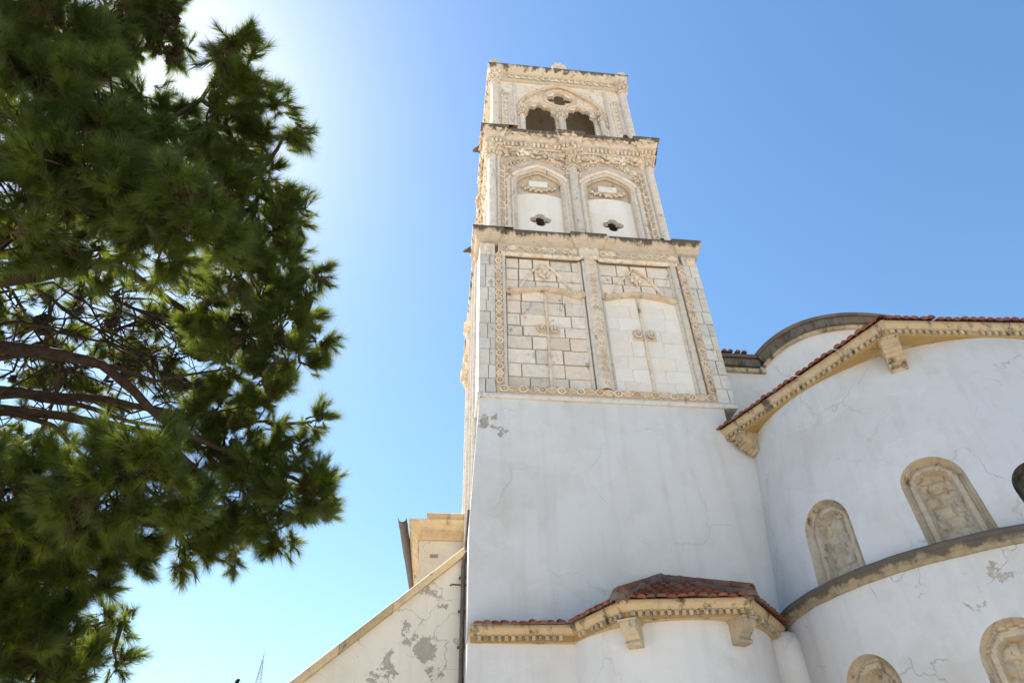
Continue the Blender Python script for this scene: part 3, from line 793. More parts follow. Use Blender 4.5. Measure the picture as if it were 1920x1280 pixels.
for (y, z, w) in ((2.5, 12.75, 0.30), (2.7, 13.55, 0.22), (2.4, 14.35, 0.26), (2.6, 11.9, .12)):
    mb = MB().box(-3.0 - w, -2.9, y - 0.22, y + 0.22, z - 0.03, z + 0.12, 0.0).box(-3.0 - w * 0.7, -2.9, y - 0.17, y + 0.17, z - 0.16, z - 0.03)
    mb.ell((-3.0 - w * 0.4, y, z - 0.22), (w * 0.45, 0.14, 0.16))
    roughen(mb, 0.02, 6).obj('side_bracket', 'carved', T, 45)

# ================================================================== LARGE APSE
apse = thing('church_apse', (6.37, -0.9, 0), 'large round white apse with blind niches, black ledge and tiled hexagonal eaves', 'apse')
def curved_wall(cfun, rfun, th0, th1, z0, z1, niches, h, Rref, name, mat, parent):
    """battered round wall; niches = (angle, half width, z_bottom, z_spring, material); each niche becomes its own part"""
    nu = int(math.radians(abs(th1 - th0)) * Rref / h); nz = int((z1 - z0) / h)
    U = np.linspace(math.radians(th0), math.radians(th1), nu + 1) * Rref
    Zs = np.linspace(z0, z1, nz + 1)
    S, ZZ = np.meshgrid(U, Zs); S = S.copy(); ZZ = ZZ.copy()
    D = np.zeros_like(S); idx = -np.ones(S.shape, int)
    for k, (ang, hw, zb, zsp, _) in enumerate(niches):
        sc = math.radians(ang) * Rref
        ds = S - sc; dz = np.maximum(ZZ - zsp, 0)
        sd = np.where(ZZ > zsp, np.hypot(ds, dz), np.abs(ds)) - hw
        sd = np.where(ZZ < zb, np.maximum(sd, zb - ZZ), sd)
        near = np.abs(sd) < 0.76 * h
        rr = np.maximum(np.where(ZZ > zsp, np.hypot(ds, dz), np.abs(ds)), 1e-6)
        side_ok = near & (ZZ >= zb)
        S = np.where(side_ok, sc + ds * hw / rr, S)
        ZZ = np.where(side_ok & (ZZ > zsp), zsp + dz * hw / rr, ZZ)
        inside = sd < -0.76 * h
        idx = np.where(inside, k, idx)
        idx = np.where(near & (ZZ >= zb - 1e-6), 100 + k, idx)
        q_ = -sd
        step = np.where(q_ < 0.09, 0.17, np.where(q_ < 0.20, 0.135, 0.27))
        nn = np.array([mnoise.fractal(Vector((float(a) * 3.5, float(b) * 5.0, k * 7.3)), 0.8, 2.2, 5) for a, b in zip(S[inside], ZZ[inside])])
        Dk = np.zeros_like(S); zc = ZZ[inside]; sc_ = S[inside] - sc
        row = np.floor((zc + 0.03 * nn) / 0.21); fz = np.abs(((zc + 0.03 * nn) / 0.21) % 1 - 0.5); fx = np.abs(((sc_ + 0.04 * nn) / 0.30 + 0.37 * row) % 1 - 0.5)
        joint = ((fz > 0.42) | (fx > 0.44)) & (-sd[inside] > 0.22)
        Dk[inside] = step[inside] + np.where(-sd[inside] > 0.21, 0.05, 0.012) * nn + np.where(joint, 0.03, 0.0)
        D = np.where(inside, Dk, D)
    V = []
    for j in range(nz + 1):
        for i in range(nu + 1):
            th = S[j, i] / Rref; z = ZZ[j, i]; c = cfun(z); r = rfun(z) - D[j, i]
            if idx[j, i] < 0 or idx[j, i] >= 100: r += 0.010 * mnoise.noise(Vector((S[j, i] * 0.9, z * 0.8, 3.0)))
            V.append((c[0] + r * math.cos(th), c[1] + r * math.sin(th), float(z)))
    wf = []; nf = [[] for _ in niches]
    for j in range(nz):
        for i in range(nu):
            q = [(j, i), (j, i + 1), (j + 1, i + 1), (j + 1, i)]
            ids = [idx[a] for a in q]
            ins = [t for t in ids if 0 <= t < 100]
            face = tuple(a[0] * (nu + 1) + a[1] for a in q)
            if ins and all(t >= 0 for t in ids): nf[ins[0]].append(face)
            elif ins: nf[ins[0]].append(face)
            else: wf.append(face)
    def sub(faces, nm, mt, par):
        used = sorted({v for f in faces for v in f}); mp = {v: i for i, v in enumerate(used)}
        mb = MB(); mb.v = [V[v] for v in used]; mb.f = [tuple(mp[v] for v in f) for f in faces]
        return mb.obj(nm, mt, par, 32)
    w = sub(wf, name, mat, parent)
    for k, nc in enumerate(niches):
        if nf[k]: sub(nf[k], 'blind_niche', nc[4], w)
    return w
up_c = lambda z: (6.36 + 0.15 * (z - 5.59) / 3.91, -0.97 + 0.48 * (z - 5.59) / 3.91)
up_r = lambda z: 3.78 - 0.385 * (z - 5.59) / 3.91
curved_wall(up_c, up_r, -205, -40, 5.50, 9.53, [(-161.8, 0.50, 5.4, 6.56, 'niche'), (-132.0, 0.46, 5.4, 6.63, 'niche'), (-110.0, 0.50, 5.4, 6.15, 'soot'), (-80.0, 0.48, 5.4, 6.6, 'niche')], 0.034, 3.7, 'upper_drum', 'plaster_apse', apse)
curved_wall(lambda z: (6.36, -0.97), lambda z: 3.85 + 0.006 * (5.3 - z), -205, -40, 0.0, 5.37, [(-162.2, 0.50, 2.4, 3.93, 'niche'), (-131.0, 0.50, 2.4, 3.94, 'niche'), (-100.0, 0.50, 2.4, 3.94, 'niche')], 0.034, 3.85, 'lower_drum', 'plaster_low', apse)
pth = [(6.36 + 3.78 * math.cos(math.radians(a)), -0.97 + 3.78 * math.sin(math.radians(a))) for a in np.linspace(-205, -40, 84)]
led = MB().sweep(pth, [(-0.12, 5.63), (0.02, 5.61), (0.17, 5.57), (0.19, 5.545), (0.19, 5.49), (0.165, 5.475), (0.16, 5.42), (0.12, 5.40), (0.105, 5.34), (-0.05, 5.33)])
roughen(led, 0.012, 3.0).obj('ledge', 'ledge', apse, 40)

HEX = [(2.40, 0.22), (4.14, -3.86), (8.42, -4.11), (10.85, -0.4), (9.2, 3.2), (4.4, 3.4)]
def hexcornice(path, ztop, hgt, name, parent, mat='ochre', dent=0.13, dep=0.11):
    z = lambda t: ztop - t * hgt
    o_ = lambda t: -t * dep
    co = MB().sweep(path, [(-0.6, ztop + 0.035), (-0.01, ztop + 0.03), (0.0, z(0)), (0.0, z(0.12)), (o_(0.12), z(0.14)), (o_(0.14), z(0.20)), (o_(0.28), z(0.32)), (o_(0.44), z(0.42)), (o_(0.46), z(0.50)),
                           (o_(0.58), z(0.52)), (o_(0.58), z(0.56)), (o_(0.98), z(0.57)), (o_(0.98), z(0.90)), (o_(0.94), z(0.92)), (o_(0.94), z(0.99)), (-0.9, z(1.0))])
    o = roughen(co, 0.005, 3).obj(name, mat, parent, 35)
    me = MB().box(-dent * 0.27, dent * 0.27, -0.42 * dep, 0.3 * dep, -0.16 * hgt, 0.16 * hgt, 0.005).mesh('dentil', mat)
    for a, b in zip(path[:-1], path[1:]):
        for (x, y, an) in along(a, b, dent, -0.80 * dep, 0.10):
            if random.random() < 0.03: continue                 # a few are broken off
            link('dentil', me, o, TR(x, y, z(0.73), an + random.uniform(-.03, .03), 0, 0, (random.uniform(.85, 1.1), random.uniform(.85, 1.1), random.uniform(.85, 1.04))))
    return o
cA = hexcornice(HEX[:4], 9.755, 0.265, 'eaves_cornice', apse)
MB().add([(x, y, 9.492) for x, y in [(6.5 + (x - 6.5) * 0.975, -0.2 + (y + 0.2) * 0.975) for x, y in HEX]] + [(x, y, 9.56) for x, y in [(6.5 + (x - 6.5) * 0.975, -0.2 + (y + 0.2) * 0.975) for x, y in HEX]],
         [(0, 1, 2, 3, 4, 5), (11, 10, 9, 8, 7, 6)] + [(i, i + 6, (i + 1) % 6 + 6, (i + 1) % 6) for i in range(6)]).obj('soffit', 'soffit', apse)

def tile_mesh(name, L, r, mat='tile', cap=False):
    mb = MB(); n = 7; v = []
    for (y, s) in ((-L / 2, 1.0), (L / 2, 0.84)):
        for rr in (r, r - 0.017):
            for i in range(n): 
                a = math.pi * i / (n - 1); v.append((rr * s * math.cos(a), y, rr * s * math.sin(a)))
    f = []
    for i in range(n - 1):
        f += [(i, i + 1, 2 * n + i + 1, 2 * n + i), (n + i, 3 * n + i, 3 * n + i + 1, n + i + 1), (i, n + i, n + i + 1, i + 1), (2 * n + i, 2 * n + i + 1, 3 * n + i + 1, 3 * n + i)]
    if cap: v.append((0, -L / 2 + 0.015, 0)); f += [(i, i + 1, len(v) - 1) for i in range(n - 1)]
    mb.add(v, f); return mb.mesh(name, mat, 50)
TILE = [tile_mesh('roof_tile', 0.42, r, cap=True) for r in (0.078, 0.083)]
HIP = tile_mesh('hip_tile', 0.50, 0.115)
HIPS = tile_mesh('hip_tile', 0.50, 0.085)
def eave_tiles(a, b, z, pitch_ang, parent, pitch=0.16, off=0.06, rows=1, margin=0.05):
    for r in range(rows):
        for i, (x, y, an) in enumerate(along(a, b, pitch, off - (0.19 + 0.34 * r) * math.cos(pitch_ang), margin)):
            zz = z + (0.19 + 0.34 * r) * math.sin(pitch_ang)
            j = lambda s: random.uniform(-s, s)
            link('roof_tile', TILE[i % 2], parent, TR(x, y, zz + j(.012), an + j(.06), pitch_ang + j(.04), j(.08), (random.uniform(.9, 1.08), 1, random.uniform(.55, .8))))
AP = (6.6, -0.2, 10.9)
rf = MB().add([(x, y, 9.78) for x, y in HEX] + [AP, (6.6, -0.2, 9.77)], [(i, (i + 1) % 6, 6) for i in range(6)] + [((i + 1) % 6, i, 7) for i in range(6)])
roofA = rf.obj('roof', 'roofbed', apse)
for a, b in zip(HEX[:3], HEX[1:4]): eave_tiles(a, b, 9.775, 0.30, roofA, rows=2)
def hip_line(p0, p1, parent, n, up=0.05, me=None):
    p0 = Vector(p0); p1 = Vector(p1); d = (p1 - p0); an = math.atan2(d.y, d.x) - math.pi / 2; rx = math.atan2(d.z, math.hypot(d.x, d.y))
    for i in range(n):
        p = p0 + d.normalized() * (0.2 + 0.42 * i) + Vector((0, 0, up))
        link('hip_tile', me or HIP, parent, TR(p.x, p.y, p.z, an + random.uniform(-.04, .04), rx + 0.04))
hip_line((4.16, -3.84, 9.79), AP, roofA, 5, -0.01)
hip_line((8.40, -4.09, 9.79), AP, roofA, 5, -0.01)

def corbel(x, y, z, ang, w, dep, h, parent, mat='ochre', name='corbel', flutes=5, console=False):
    """scrolled bracket: back plane at (x, y), pointing outward along ang"""
    prof = [(0, 0), (dep, 0), (dep, -0.12 * h), (dep * 0.92, -0.16 * h), (dep * 0.94, -0.28 * h)]
    for i in range(flutes):
        t = (i + 1) / flutes; o = dep * (0.94 - 0.62 * t ** 1.1); zz = -h * (0.28 + 0.62 * t)
        prof += [(o + 0.085, zz + 0.075 * h), (o + 0.085, zz + 0.03 * h), (o + 0.01, zz)]
    prof += [(dep * 0.30, -h), (0, -h)]
    if console: prof = [(0, 0), (dep, 0), (dep, -0.16 * h), (dep * 0.96, -0.30 * h), (dep * 0.82, -0.47 * h), (dep * 0.62, -0.62 * h), (dep * 0.52, -0.76 * h), (dep * 0.60, -0.82 * h), (dep * 0.64, -0.90 * h), (dep * 0.58, -0.98 * h), (dep * 0.45, -h), (0, -h)]
    mb = MB(); n = len(prof)
    v = [(-w / 2, -o, zz) for o, zz in prof] + [(w / 2, -o, zz) for o, zz in prof]
    mb.add(v, [tuple(range(n)), tuple(range(2 * n - 1, n - 1, -1))] + [(i, i + n, (i + 1) % n + n, (i + 1) % n) for i in range(n)])
    mb.box(-w / 2 - 0.03, w / 2 + 0.03, -dep - 0.03, 0, -0.10 * h, 0.0)
    Mx = TR(x, y, z, ang); mb.v = [tuple(Mx @ Vector(p)) for p in mb.v]
    return roughen(mb, 0.008, 6).obj(name, mat, parent)
# at the hexagon corners, from the round wall outwards
def corbel_at(vx, vy, cx, cy, r, z, w, h, parent, inset=0.42, **k):
    d = Vector((vx - cx, vy - cy)); L = d.length; d.normalize()
    corbel(cx + d.x * (r - 0.06), cy + d.y * (r - 0.06), z, math.atan2(d.y, d.x) + math.pi / 2, w, L - r - inset + 0.06, h, parent, **k)
corbel_at(4.14, -3.86, 6.51, -0.49, 3.40, 9.49, 0.30, 0.50, apse, 0.16)
corbel_at(8.42, -4.11, 6.51, -0.49, 3.40, 9.49, 0.30, 0.50, apse, 0.16)
corbel(3.16, -0.17, 9.49, -math.radians(82), 0.30, 0.50, 0.42, apse)

# ================================================================== SMALL APSE
sm = thing('side_apse', (0.36, -0.6, 0), 'small round white apse at tower foot under low red tiled roof', 'apse')
MB().box(-3.15, -1.30, -0.27, 0.03, 0, 5.09).obj('flank_wall', 'plaster', sm)
curved_wall(lambda z: (0.46, 0.20), lambda z: 1.83, -205, 15, 0, 5.11, [(-97.8, 0.30, 2.6, 3.84, 'niche'), (-57, 0.30, 2.6, 3.90, 'niche')], 0.055, 1.83, 'apse_wall', 'plaster', sm)
PS = [(-3.12, -0.42), (-1.41, -0.50), (-0.80, -1.76), (1.24, -1.99), (2.42, -0.60)]
cS = hexcornice(PS, 5.31, 0.235, 'eaves_cornice', sm, 'ochre', 0.115, 0.13)
so = [(-3.1, -0.3), (-1.33, -0.4), (-0.72, -1.65), (1.18, -1.87), (2.32, -0.52), (2.32, 0.03), (-3.1, 0.03)]
MB().add([(x, y, 5.078) for x, y in so] + [(x, y, 5.2) for x, y in so], [tuple(range(7)), tuple(range(13, 6, -1))] + [(i, (i + 1) % 7, (i + 1) % 7 + 7, i + 7) for i in range(7)]).obj('soffit', 'soffit', sm)
APX = Vector((0.50, 0.0, 6.30))
rv = [(x, y, 5.33) for x, y in PS] + [(2.42, 0.03, 5.33), tuple(APX), (-1.4, 0.03, 5.52), (-3.12, 0.03, 5.47)]
roofS = MB().add(rv, [(0, 1, 7, 8), (1, 2, 6), (1, 6, 7), (2, 3, 6), (3, 4, 6), (4, 5, 6)]).obj('roof', 'roofbed', sm)
eave_tiles(PS[0], PS[1], 5.335, 0.34, roofS, 0.165, rows=1)
for a, b in zip(PS[1:-1], PS[2:]): eave_tiles(a, b, 5.335, 0.42, roofS, 0.165, rows=1)
# further courses on the faces between the hips
def facet_tiles(a, b, apex, parent, rows, pitch=0.165):
    a = Vector((*a, 5.34)); b = Vector((*b, 5.34)); m = (a + b) / 2; e = (b - a).normalized(); up = apex - a; up -= e * up.dot(e); H = up.length; up.normalize()
    ang = math.atan2(e.y, e.x); rx = math.asin(up.z); t0 = (apex - a).dot(e); L = (b - a).length
    for r in range(1, rows):
        d = 0.19 + 0.33 * r
        if d > H - 0.1: break
        k = d / H; lo = t0 * k + 0.06; hi = L - (L - t0) * k - 0.06; n = int((hi - lo) / pitch)
        for i in range(n):
            t = lo + (hi - lo) * (i + 0.5) / n; p = a + e * t + up * d
            link('roof_tile', TILE[(i + r) % 2], parent, TR(p.x, p.y, p.z + 0.015, ang + random.uniform(-.06, .06), rx + random.uniform(-.03, .05), random.uniform(-.08, .08)))
facet_tiles(PS[2], PS[3], APX, roofS, 7); facet_tiles(PS[1], PS[2], APX, roofS, 6); facet_tiles(PS[3], PS[4], APX, roofS, 6)
for q in (2, 3):
    hip_line((PS[q][0], PS[q][1] - .04, 5.40), APX, roofS, 5, 0.06, HIPS)
    a_ = Vector((PS[q][0], PS[q][1], 5.36)); bed = [a_.lerp(APX, t) + Vector((0, 0, 0.03)) for t in np.linspace(0, 1, 9)]
    roughen(MB().tube(bed, [0.13, 0.11, 0.10, 0.11, 0.12, 0.11, 0.12, 0.11, 0.13], 8), 0.05, 4).obj('mortar_bed', 'roofbed', sm)
    roughen(MB().lathe([(0.17, -0.08), (0.16, 0.02), (0.10, 0.12), (0.03, 0.19)], 0, 0, 9), 0.03, 6)
    cap = MB().lathe([(0.16, 5.33), (0.15, 5.42), (0.10, 5.50), (0.02, 5.55)], PS[q][0], PS[q][1] + 0.08, 9); roughen(cap, 0.03, 5).obj('mortar_cap', 'roofbed', sm)
corbel_at(-0.80, -1.76, 0.46, 0.20, 1.82, 5.075, 0.24, 0.36, sm, 0.13, console=True)
corbel_at(1.24, -1.99, 0.46, 0.20, 1.82, 5.075, 0.24, 0.36, sm, 0.13, console=True)
MB().lathe([(0.46, 0), (0.45, 4.7), (0.43, 5.0), (0.36, 5.18), (0.2, 5.26), (0.02, 5.28)], 2.38, -0.36, 24).obj('rounded_buttress', 'plaster', sm, 60)

# ================================================================== ARCHED GABLE OF THE NAVE
gab = thing('nave_gable', (8.9, 2.2, 0), 'white nave wall with curved dark stone gable behind the tower', 'gable wall')
Rg = 5.37; gcx, gcz = 9.0, 15.36 - Rg
a0 = math.acos((9.0 - 4.92) / Rg)
arcp = lambda d: [(gcx - (Rg - d) * math.cos(a), gcz + (Rg - d) * math.sin(a)) for a in np.linspace(a0, math.pi - a0, 40)]
base_g = [(2.6, 8.0), (15.4, 8.0), (15.4, 13.3)]
MB().plate(base_g + list(reversed(arcp(0.22))) + [(2.6, 13.2)], [], 2.0, 2.5).obj('gable_wall', 'plaster', gab)
def band(d0, d1, y0, z0, z1, name, mat, parts):
    out = arcp(d0); inn = arcp(d1)
    k = max(1, 39 // parts)
    for s in range(0, 39, k):
        e = min(39, s + k)
        poly = inn[s:e + 1] + list(reversed(out[s:e + 1]))
        MB().plate(poly[::-1] if False else poly, [], y0, 2.6).obj(name, mat, gab)
    for i in range(3):
        xa = 2.8 + i * 0.70; xb = xa + 0.695 if i < 2 else out[0][0] + (0.02 if d0 == 0 else 0.04)
        MB().box(xa, xb, y0 + 0.003, 2.6, z0, z1).obj(name, mat, gab)
band(0.0, 0.10, 1.70, 13.34, 13.45, 'coping_tile', 'roofbed', 10)
band(0.105, 0.34, 1.78, 13.10, 13.335, 'coping_stone', 'archcap', 8)
band(0.345, 0.45, 1.88, 12.98, 13.095, 'string_moulding', 'ochre', 8)
for i in range(9):
    link('roof_tile', TILE[i % 2], gab, TR(3.0 + i * 0.2, 1.85, 13.47 + random.uniform(-.01, .03), random.uniform(-.1, .1), 0.1, random.uniform(-.2, .2)))

# ================================================================== LEFT SIDE BUILDINGS
lean = thing('lean_to_wall', (-5.5, 1.1, 0), 'peeling cream plaster wall with sloping stone coping left of the tower', 'wall')
sl = (7.34 - 4.75) / (-3.10 + 6.18)
zt = lambda x: 7.34 + (x + 3.10) * sl
wx = [-3.02, -9.5]
MB().plate([(wx[1], 0), (wx[0], 0), (wx[0], zt(wx[0]) - 0.19), (wx[1], zt(wx[1]) - 0.19)], [], 1.0, 1.4).obj('wall_face', 'plaster_old', lean)
x = -3.03; i = 0
while x > -9.4:
    L = random.uniform(0.55, 0.95); x2 = x - L
    o = random.uniform(-.008, .008)
    prof = [(0.90, -0.19), (0.88, -0.14), (0.90, -0.02), (0.93, 0.0), (1.45, 0.0), (1.45, -0.19)]
    mb = MB(); n = len(prof)
    v = [(x - 0.004, y + o, zt(x) + z) for y, z in prof] + [(x2 + 0.004, y + o, zt(x2) + z) for y, z in prof]
    mb.add(v, [tuple(range(n)), tuple(range(2 * n - 1, n - 1, -1))] + [(k, (k + 1) % n, (k + 1) % n + n, k + n) for k in range(n)])
    mb.obj('coping_stone', 'copingL', lean)
    x = x2
MB().plate([(-9.5, 0), (-3.02, 0), (-3.02, zt(-3.02) - 0.25), (-9.5, zt(-9.5) - 0.25)], [], 1.401, 9.0).obj('roof_slope', 'roofbed', lean)

aisle = thing('aisle_block', (-3.6, 5.0, 0), 'cream plastered block with ochre cornice and zinc gutter behind the sloping wall', 'building')
MB().box(-4.11, -2.9, 2.55, 9.5, 0, 8.15).obj('wall_face', 'plaster_old', aisle)
PA = [(-4.02, 9.5), (-4.14, 2.52), (-2.95, 2.52)]
ca = MB().sweep(PA, [(-0.2, 8.10), (0.02, 8.10), (0.04, 8.18), (0.10, 8.24), (0.16, 8.28), (0.17, 8.38), (0.22, 8.42), (0.24, 8.47), (0.24, 8.50), (-0.3, 8.52)])
roughen(ca, 0.006, 3).obj('cornice', 'copingL', aisle, 35)
for k in range(2):
    xa = -3.98 + 0.53 * k
    roughen(MB().box(xa, xa + 0.525, 2.34, 2.9, 8.52, 8.69, 0.015), 0.012, 5).obj('parapet_stone', 'crust3' if False else 'copingL', aisle)
MB().box(-4.1, -2.96, 2.6, 9.0, 8.50, 8.62).obj('roof_slab', 'roofbed', aisle)
MB().box(-3.86, -3.68, 2.535, 2.6, 7.70, 7.78).obj('putlog_hole', 'mortar', aisle)
# half-round gutter along the left eave
gt = MB(); N = 11; gd = Vector((0.055, 0.998, 0)); st = [0, 0.4, 0.41, 2.2, 2.21, 4.5, 7.0]
for k, s_ in enumerate(st):
    for rr in (0.10, 0.086):
        for i in range(N):
            a = math.pi + math.pi * i / (N - 1); r2 = rr + (0.008 if k in (1, 3) else 0)
            gt.v.append((-4.53 + gd.x * s_ + r2 * math.cos(a), 2.22 + gd.y * s_, 8.47 + r2 * math.sin(a)))
for k in range(len(st) - 1):
    for lay in (0, 1):
        for i in range(N - 1):
            a = k * 2 * N + lay * N + i; gt.f.append((a, a + 1, a + 1 + 2 * N, a + 2 * N))
    gt.f.append((k * 2 * N, k * 2 * N + N, (k + 1) * 2 * N + N, (k + 1) * 2 * N)); gt.f.append((k * 2 * N + N - 1, k * 2 * N + 2 * N - 1, (k + 1) * 2 * N + 2 * N - 1, (k + 1) * 2 * N + N - 1))
for i in range(N - 1): gt.f.append((i, i + 1, N + i + 1, N + i))
gt.obj('gutter', 'gutter', aisle, 50)

dp = thing('downpipe', (-3.22, 0.92, 0), 'thin brown downpipe running down the left edge of the tower base', 'pipe')
MB().tube([(-3.20, 0.92, 0), (-3.19, 0.92, 3), (-3.185, 0.92, 6.9), (-3.15, 0.92, 7.15), (-3.09, 0.97, 8.1)], 0.042, 9).obj('pipe', 'pipe', dp, 50)
for z in (2.6, 3.8, 4.70, 5.35, 6.0, 6.65):
    MB().lathe([(0.045, z - 0.025), (0.058, z - 0.02), (0.058, z + 0.02), (0.045, z + 0.025)], -3.187, 0.92, 10).box(-3.27, -3.20, 0.90, 0.99, z - 0.012, z + 0.012).obj('pipe_clamp', 'pipe', dp)
MB().tube([(-3.02, 0.93, 6.50), (-3.40, 0.90, 6.50), (-3.44, 0.90, 6.48)], 0.016, 6).obj('iron_bracket', 'rust', None, 50, label='small rusty iron bar sticking out beside the downpipe', category='bracket')

# ================================================================== PINE TREE
def ray(px, py):
    v = CR.T @ np.array([px - 960.0, py - 640.0, 1280.0]); return v / np.linalg.norm(v)
def at(px, py, d): return CP + d * ray(px, py)
pine = thing('pine_tree', (-10.0, -6.8, 0), 'big backlit pine with dense needle tufts reaching in from the left', 'tree')
tr = [(-10.0, -6.8, 0), (-9.95, -6.85, 2.0), (-9.85, -6.8, 4.2), (-9.75, -6.9, 6.5), (-9.85, -6.9, 9.0), (-10.1, -6.8, 11.0), (-10.2, -6.7, 12.6)]
mb = MB().tube(tr, [0.36, 0.30, 0.27, 0.24, 0.19, 0.13, 0.05], 14)
roughen(mb, 0.03, 3).obj('trunk', 'bark', pine, 60)
def tpt(z):
    for a, b in zip(tr[:-1], tr[1:]):
        if a[2] <= z <= b[2]:
            t = (z - a[2]) / (b[2] - a[2]); return tuple(a[i] + (b[i] - a[i]) * t for i in range(3))
    return tr[-1]
LIMBS = [  # (trunk height, [(px, py, distance)], r0, r1)
    (5.2, [(-140, 640, 8.0), (0, 648, 7.6), (110, 662, 7.4), (190, 688, 7.2), (255, 735, 7.1), (300, 775, 7.0), (350, 815, 7.0), (430, 850, 7.1), (520, 890, 7.1)], 0.12, 0.02),
    (4.9, [(-140, 728, 8.2), (0, 735, 7.9), (120, 745, 7.7), (215, 752, 7.5), (330, 775, 7.3), (430, 790, 7.4), (500, 790, 7.4)], 0.11, 0.02),
    (4.6, [(-140, 745, 7.8), (0, 768, 7.5), (110, 782, 7.3), (210, 795, 7.2), (300, 812, 7.1), (390, 900, 7.1), (440, 960, 7.2)], 0.10, 0.02),
    (6.4, [(-140, 520, 7.2), (0, 527, 6.8), (70, 520, 6.7), (150, 503, 6.5), (230, 478, 6.3), (300, 430, 6.1), (340, 400, 5.9)], 0.11, 0.02),
    (6.0, [(-100, 470, 7.8), (120, 480, 7.5), (245, 515, 7.2), (300, 552, 7.1), (360, 592, 7.1), (440, 625, 7.1), (530, 640, 7.1), (590, 640, 7.2)], 0.09, 0.015),
    (4.2, [(-140, 850, 7.4), (0, 862, 7.1), (60, 900, 7.0), (120, 950, 6.9), (180, 1010, 6.9)], 0.08, 0.02),
    (6.2, [(-100, 500, 9.3), (40, 535, 9.2), (95, 560, 9.1), (160, 605, 9.0), (230, 645, 8.9), (310, 680, 8.8)], 0.05, 0.012),
    (6.1, [(-100, 470, 9.6), (20, 545, 9.5), (50, 595, 9.4), (80, 640, 9.4), (130, 690, 9.3)], 0.045, 0.01),
    (7.6, [(-100, 330, 7.4), (40, 330, 7.0), (150, 300, 6.8), (280, 250, 6.8), (380, 190, 6.7), (430, 100, 6.6)], 0.10, 0.015),
    (9.0, [(-60, 160, 8.2), (90, 110, 8.4), (190, 60, 8.5), (260, 40, 8.5), (330, 60, 8.5)], 0.08, 0.012),
    (7.0, [(-80, 420, 7.2), (120, 410, 7.0), (280, 350, 6.9), (420, 330, 6.8), (520, 350, 6.9)], 0.09, 0.014),
    (3.2, [(-140, 1130, 7.6), (0, 1170, 7.2), (70, 1190, 7.2), (130, 1188, 7.2), (190, 1168, 7.2), (245, 1165, 7.2)], 0.06, 0.01),
    (5.1, [(60, 660, 7.5), (210, 690, 7.2), (290, 715, 7.2), (370, 700, 7.2), (430, 690, 7.3)], 0.05, 0.012),
    (5.0, [(40, 742, 7.8), (140, 760, 7.6), (250, 790, 7.3), (340, 800, 7.2), (420, 880, 7.2)], 0.06, 0.012),
    (4.7, [(20, 772, 7.4), (100, 800, 7.3), (160, 850, 7.0), (220, 880, 6.5)], 0.055, 0.014),
    (5.5, [(30, 600, 8.8), (110, 625, 8.6), (200, 640, 8.5), (300, 700, 8.2), (380, 730, 8.0)], 0.035, 0.01),
    (5.9, [(100, 530, 9.4), (170, 570, 9.3), (200, 640, 9.2), (215, 690, 9.2)], 0.03, 0.008),
    (6.6, [(150, 515, 8.4), (210, 560, 8.4), (330, 610, 8.3), (430, 660, 8.2), (500, 700, 7.4)], 0.04, 0.012),
]
LIMB_PTS = []
for (z, pts, r0, r1) in LIMBS:
    P = [tpt(z)] + [tuple(at(*p)) for p in pts]
    Q = []
    for k in range(len(P) - 1):                    # subdivide and wander a little
        for t in (0, 0.33, 0.66):
            q = Vector(P[k]).lerp(Vector(P[k + 1]), t)
            Q.append(q + mnoise.noise_vector(q * 2.1) * 0.035)
    Q.append(Vector(P[-1]))
    N = len(Q); rr = [0.68 * (r0 + (r1 - r0) * (i / (N - 1)) ** 0.8) * (1 + 0.14 * mnoise.noise(Q[i] * 5)) for i in range(N)]
    MB().tube(Q, rr, 9).obj('branch', 'bark', pine, 60)
    LIMB_PTS += [(np.array(q), r) for q, r in zip(Q, rr)]
LP = np.array([p for p, _ in LIMB_PTS])

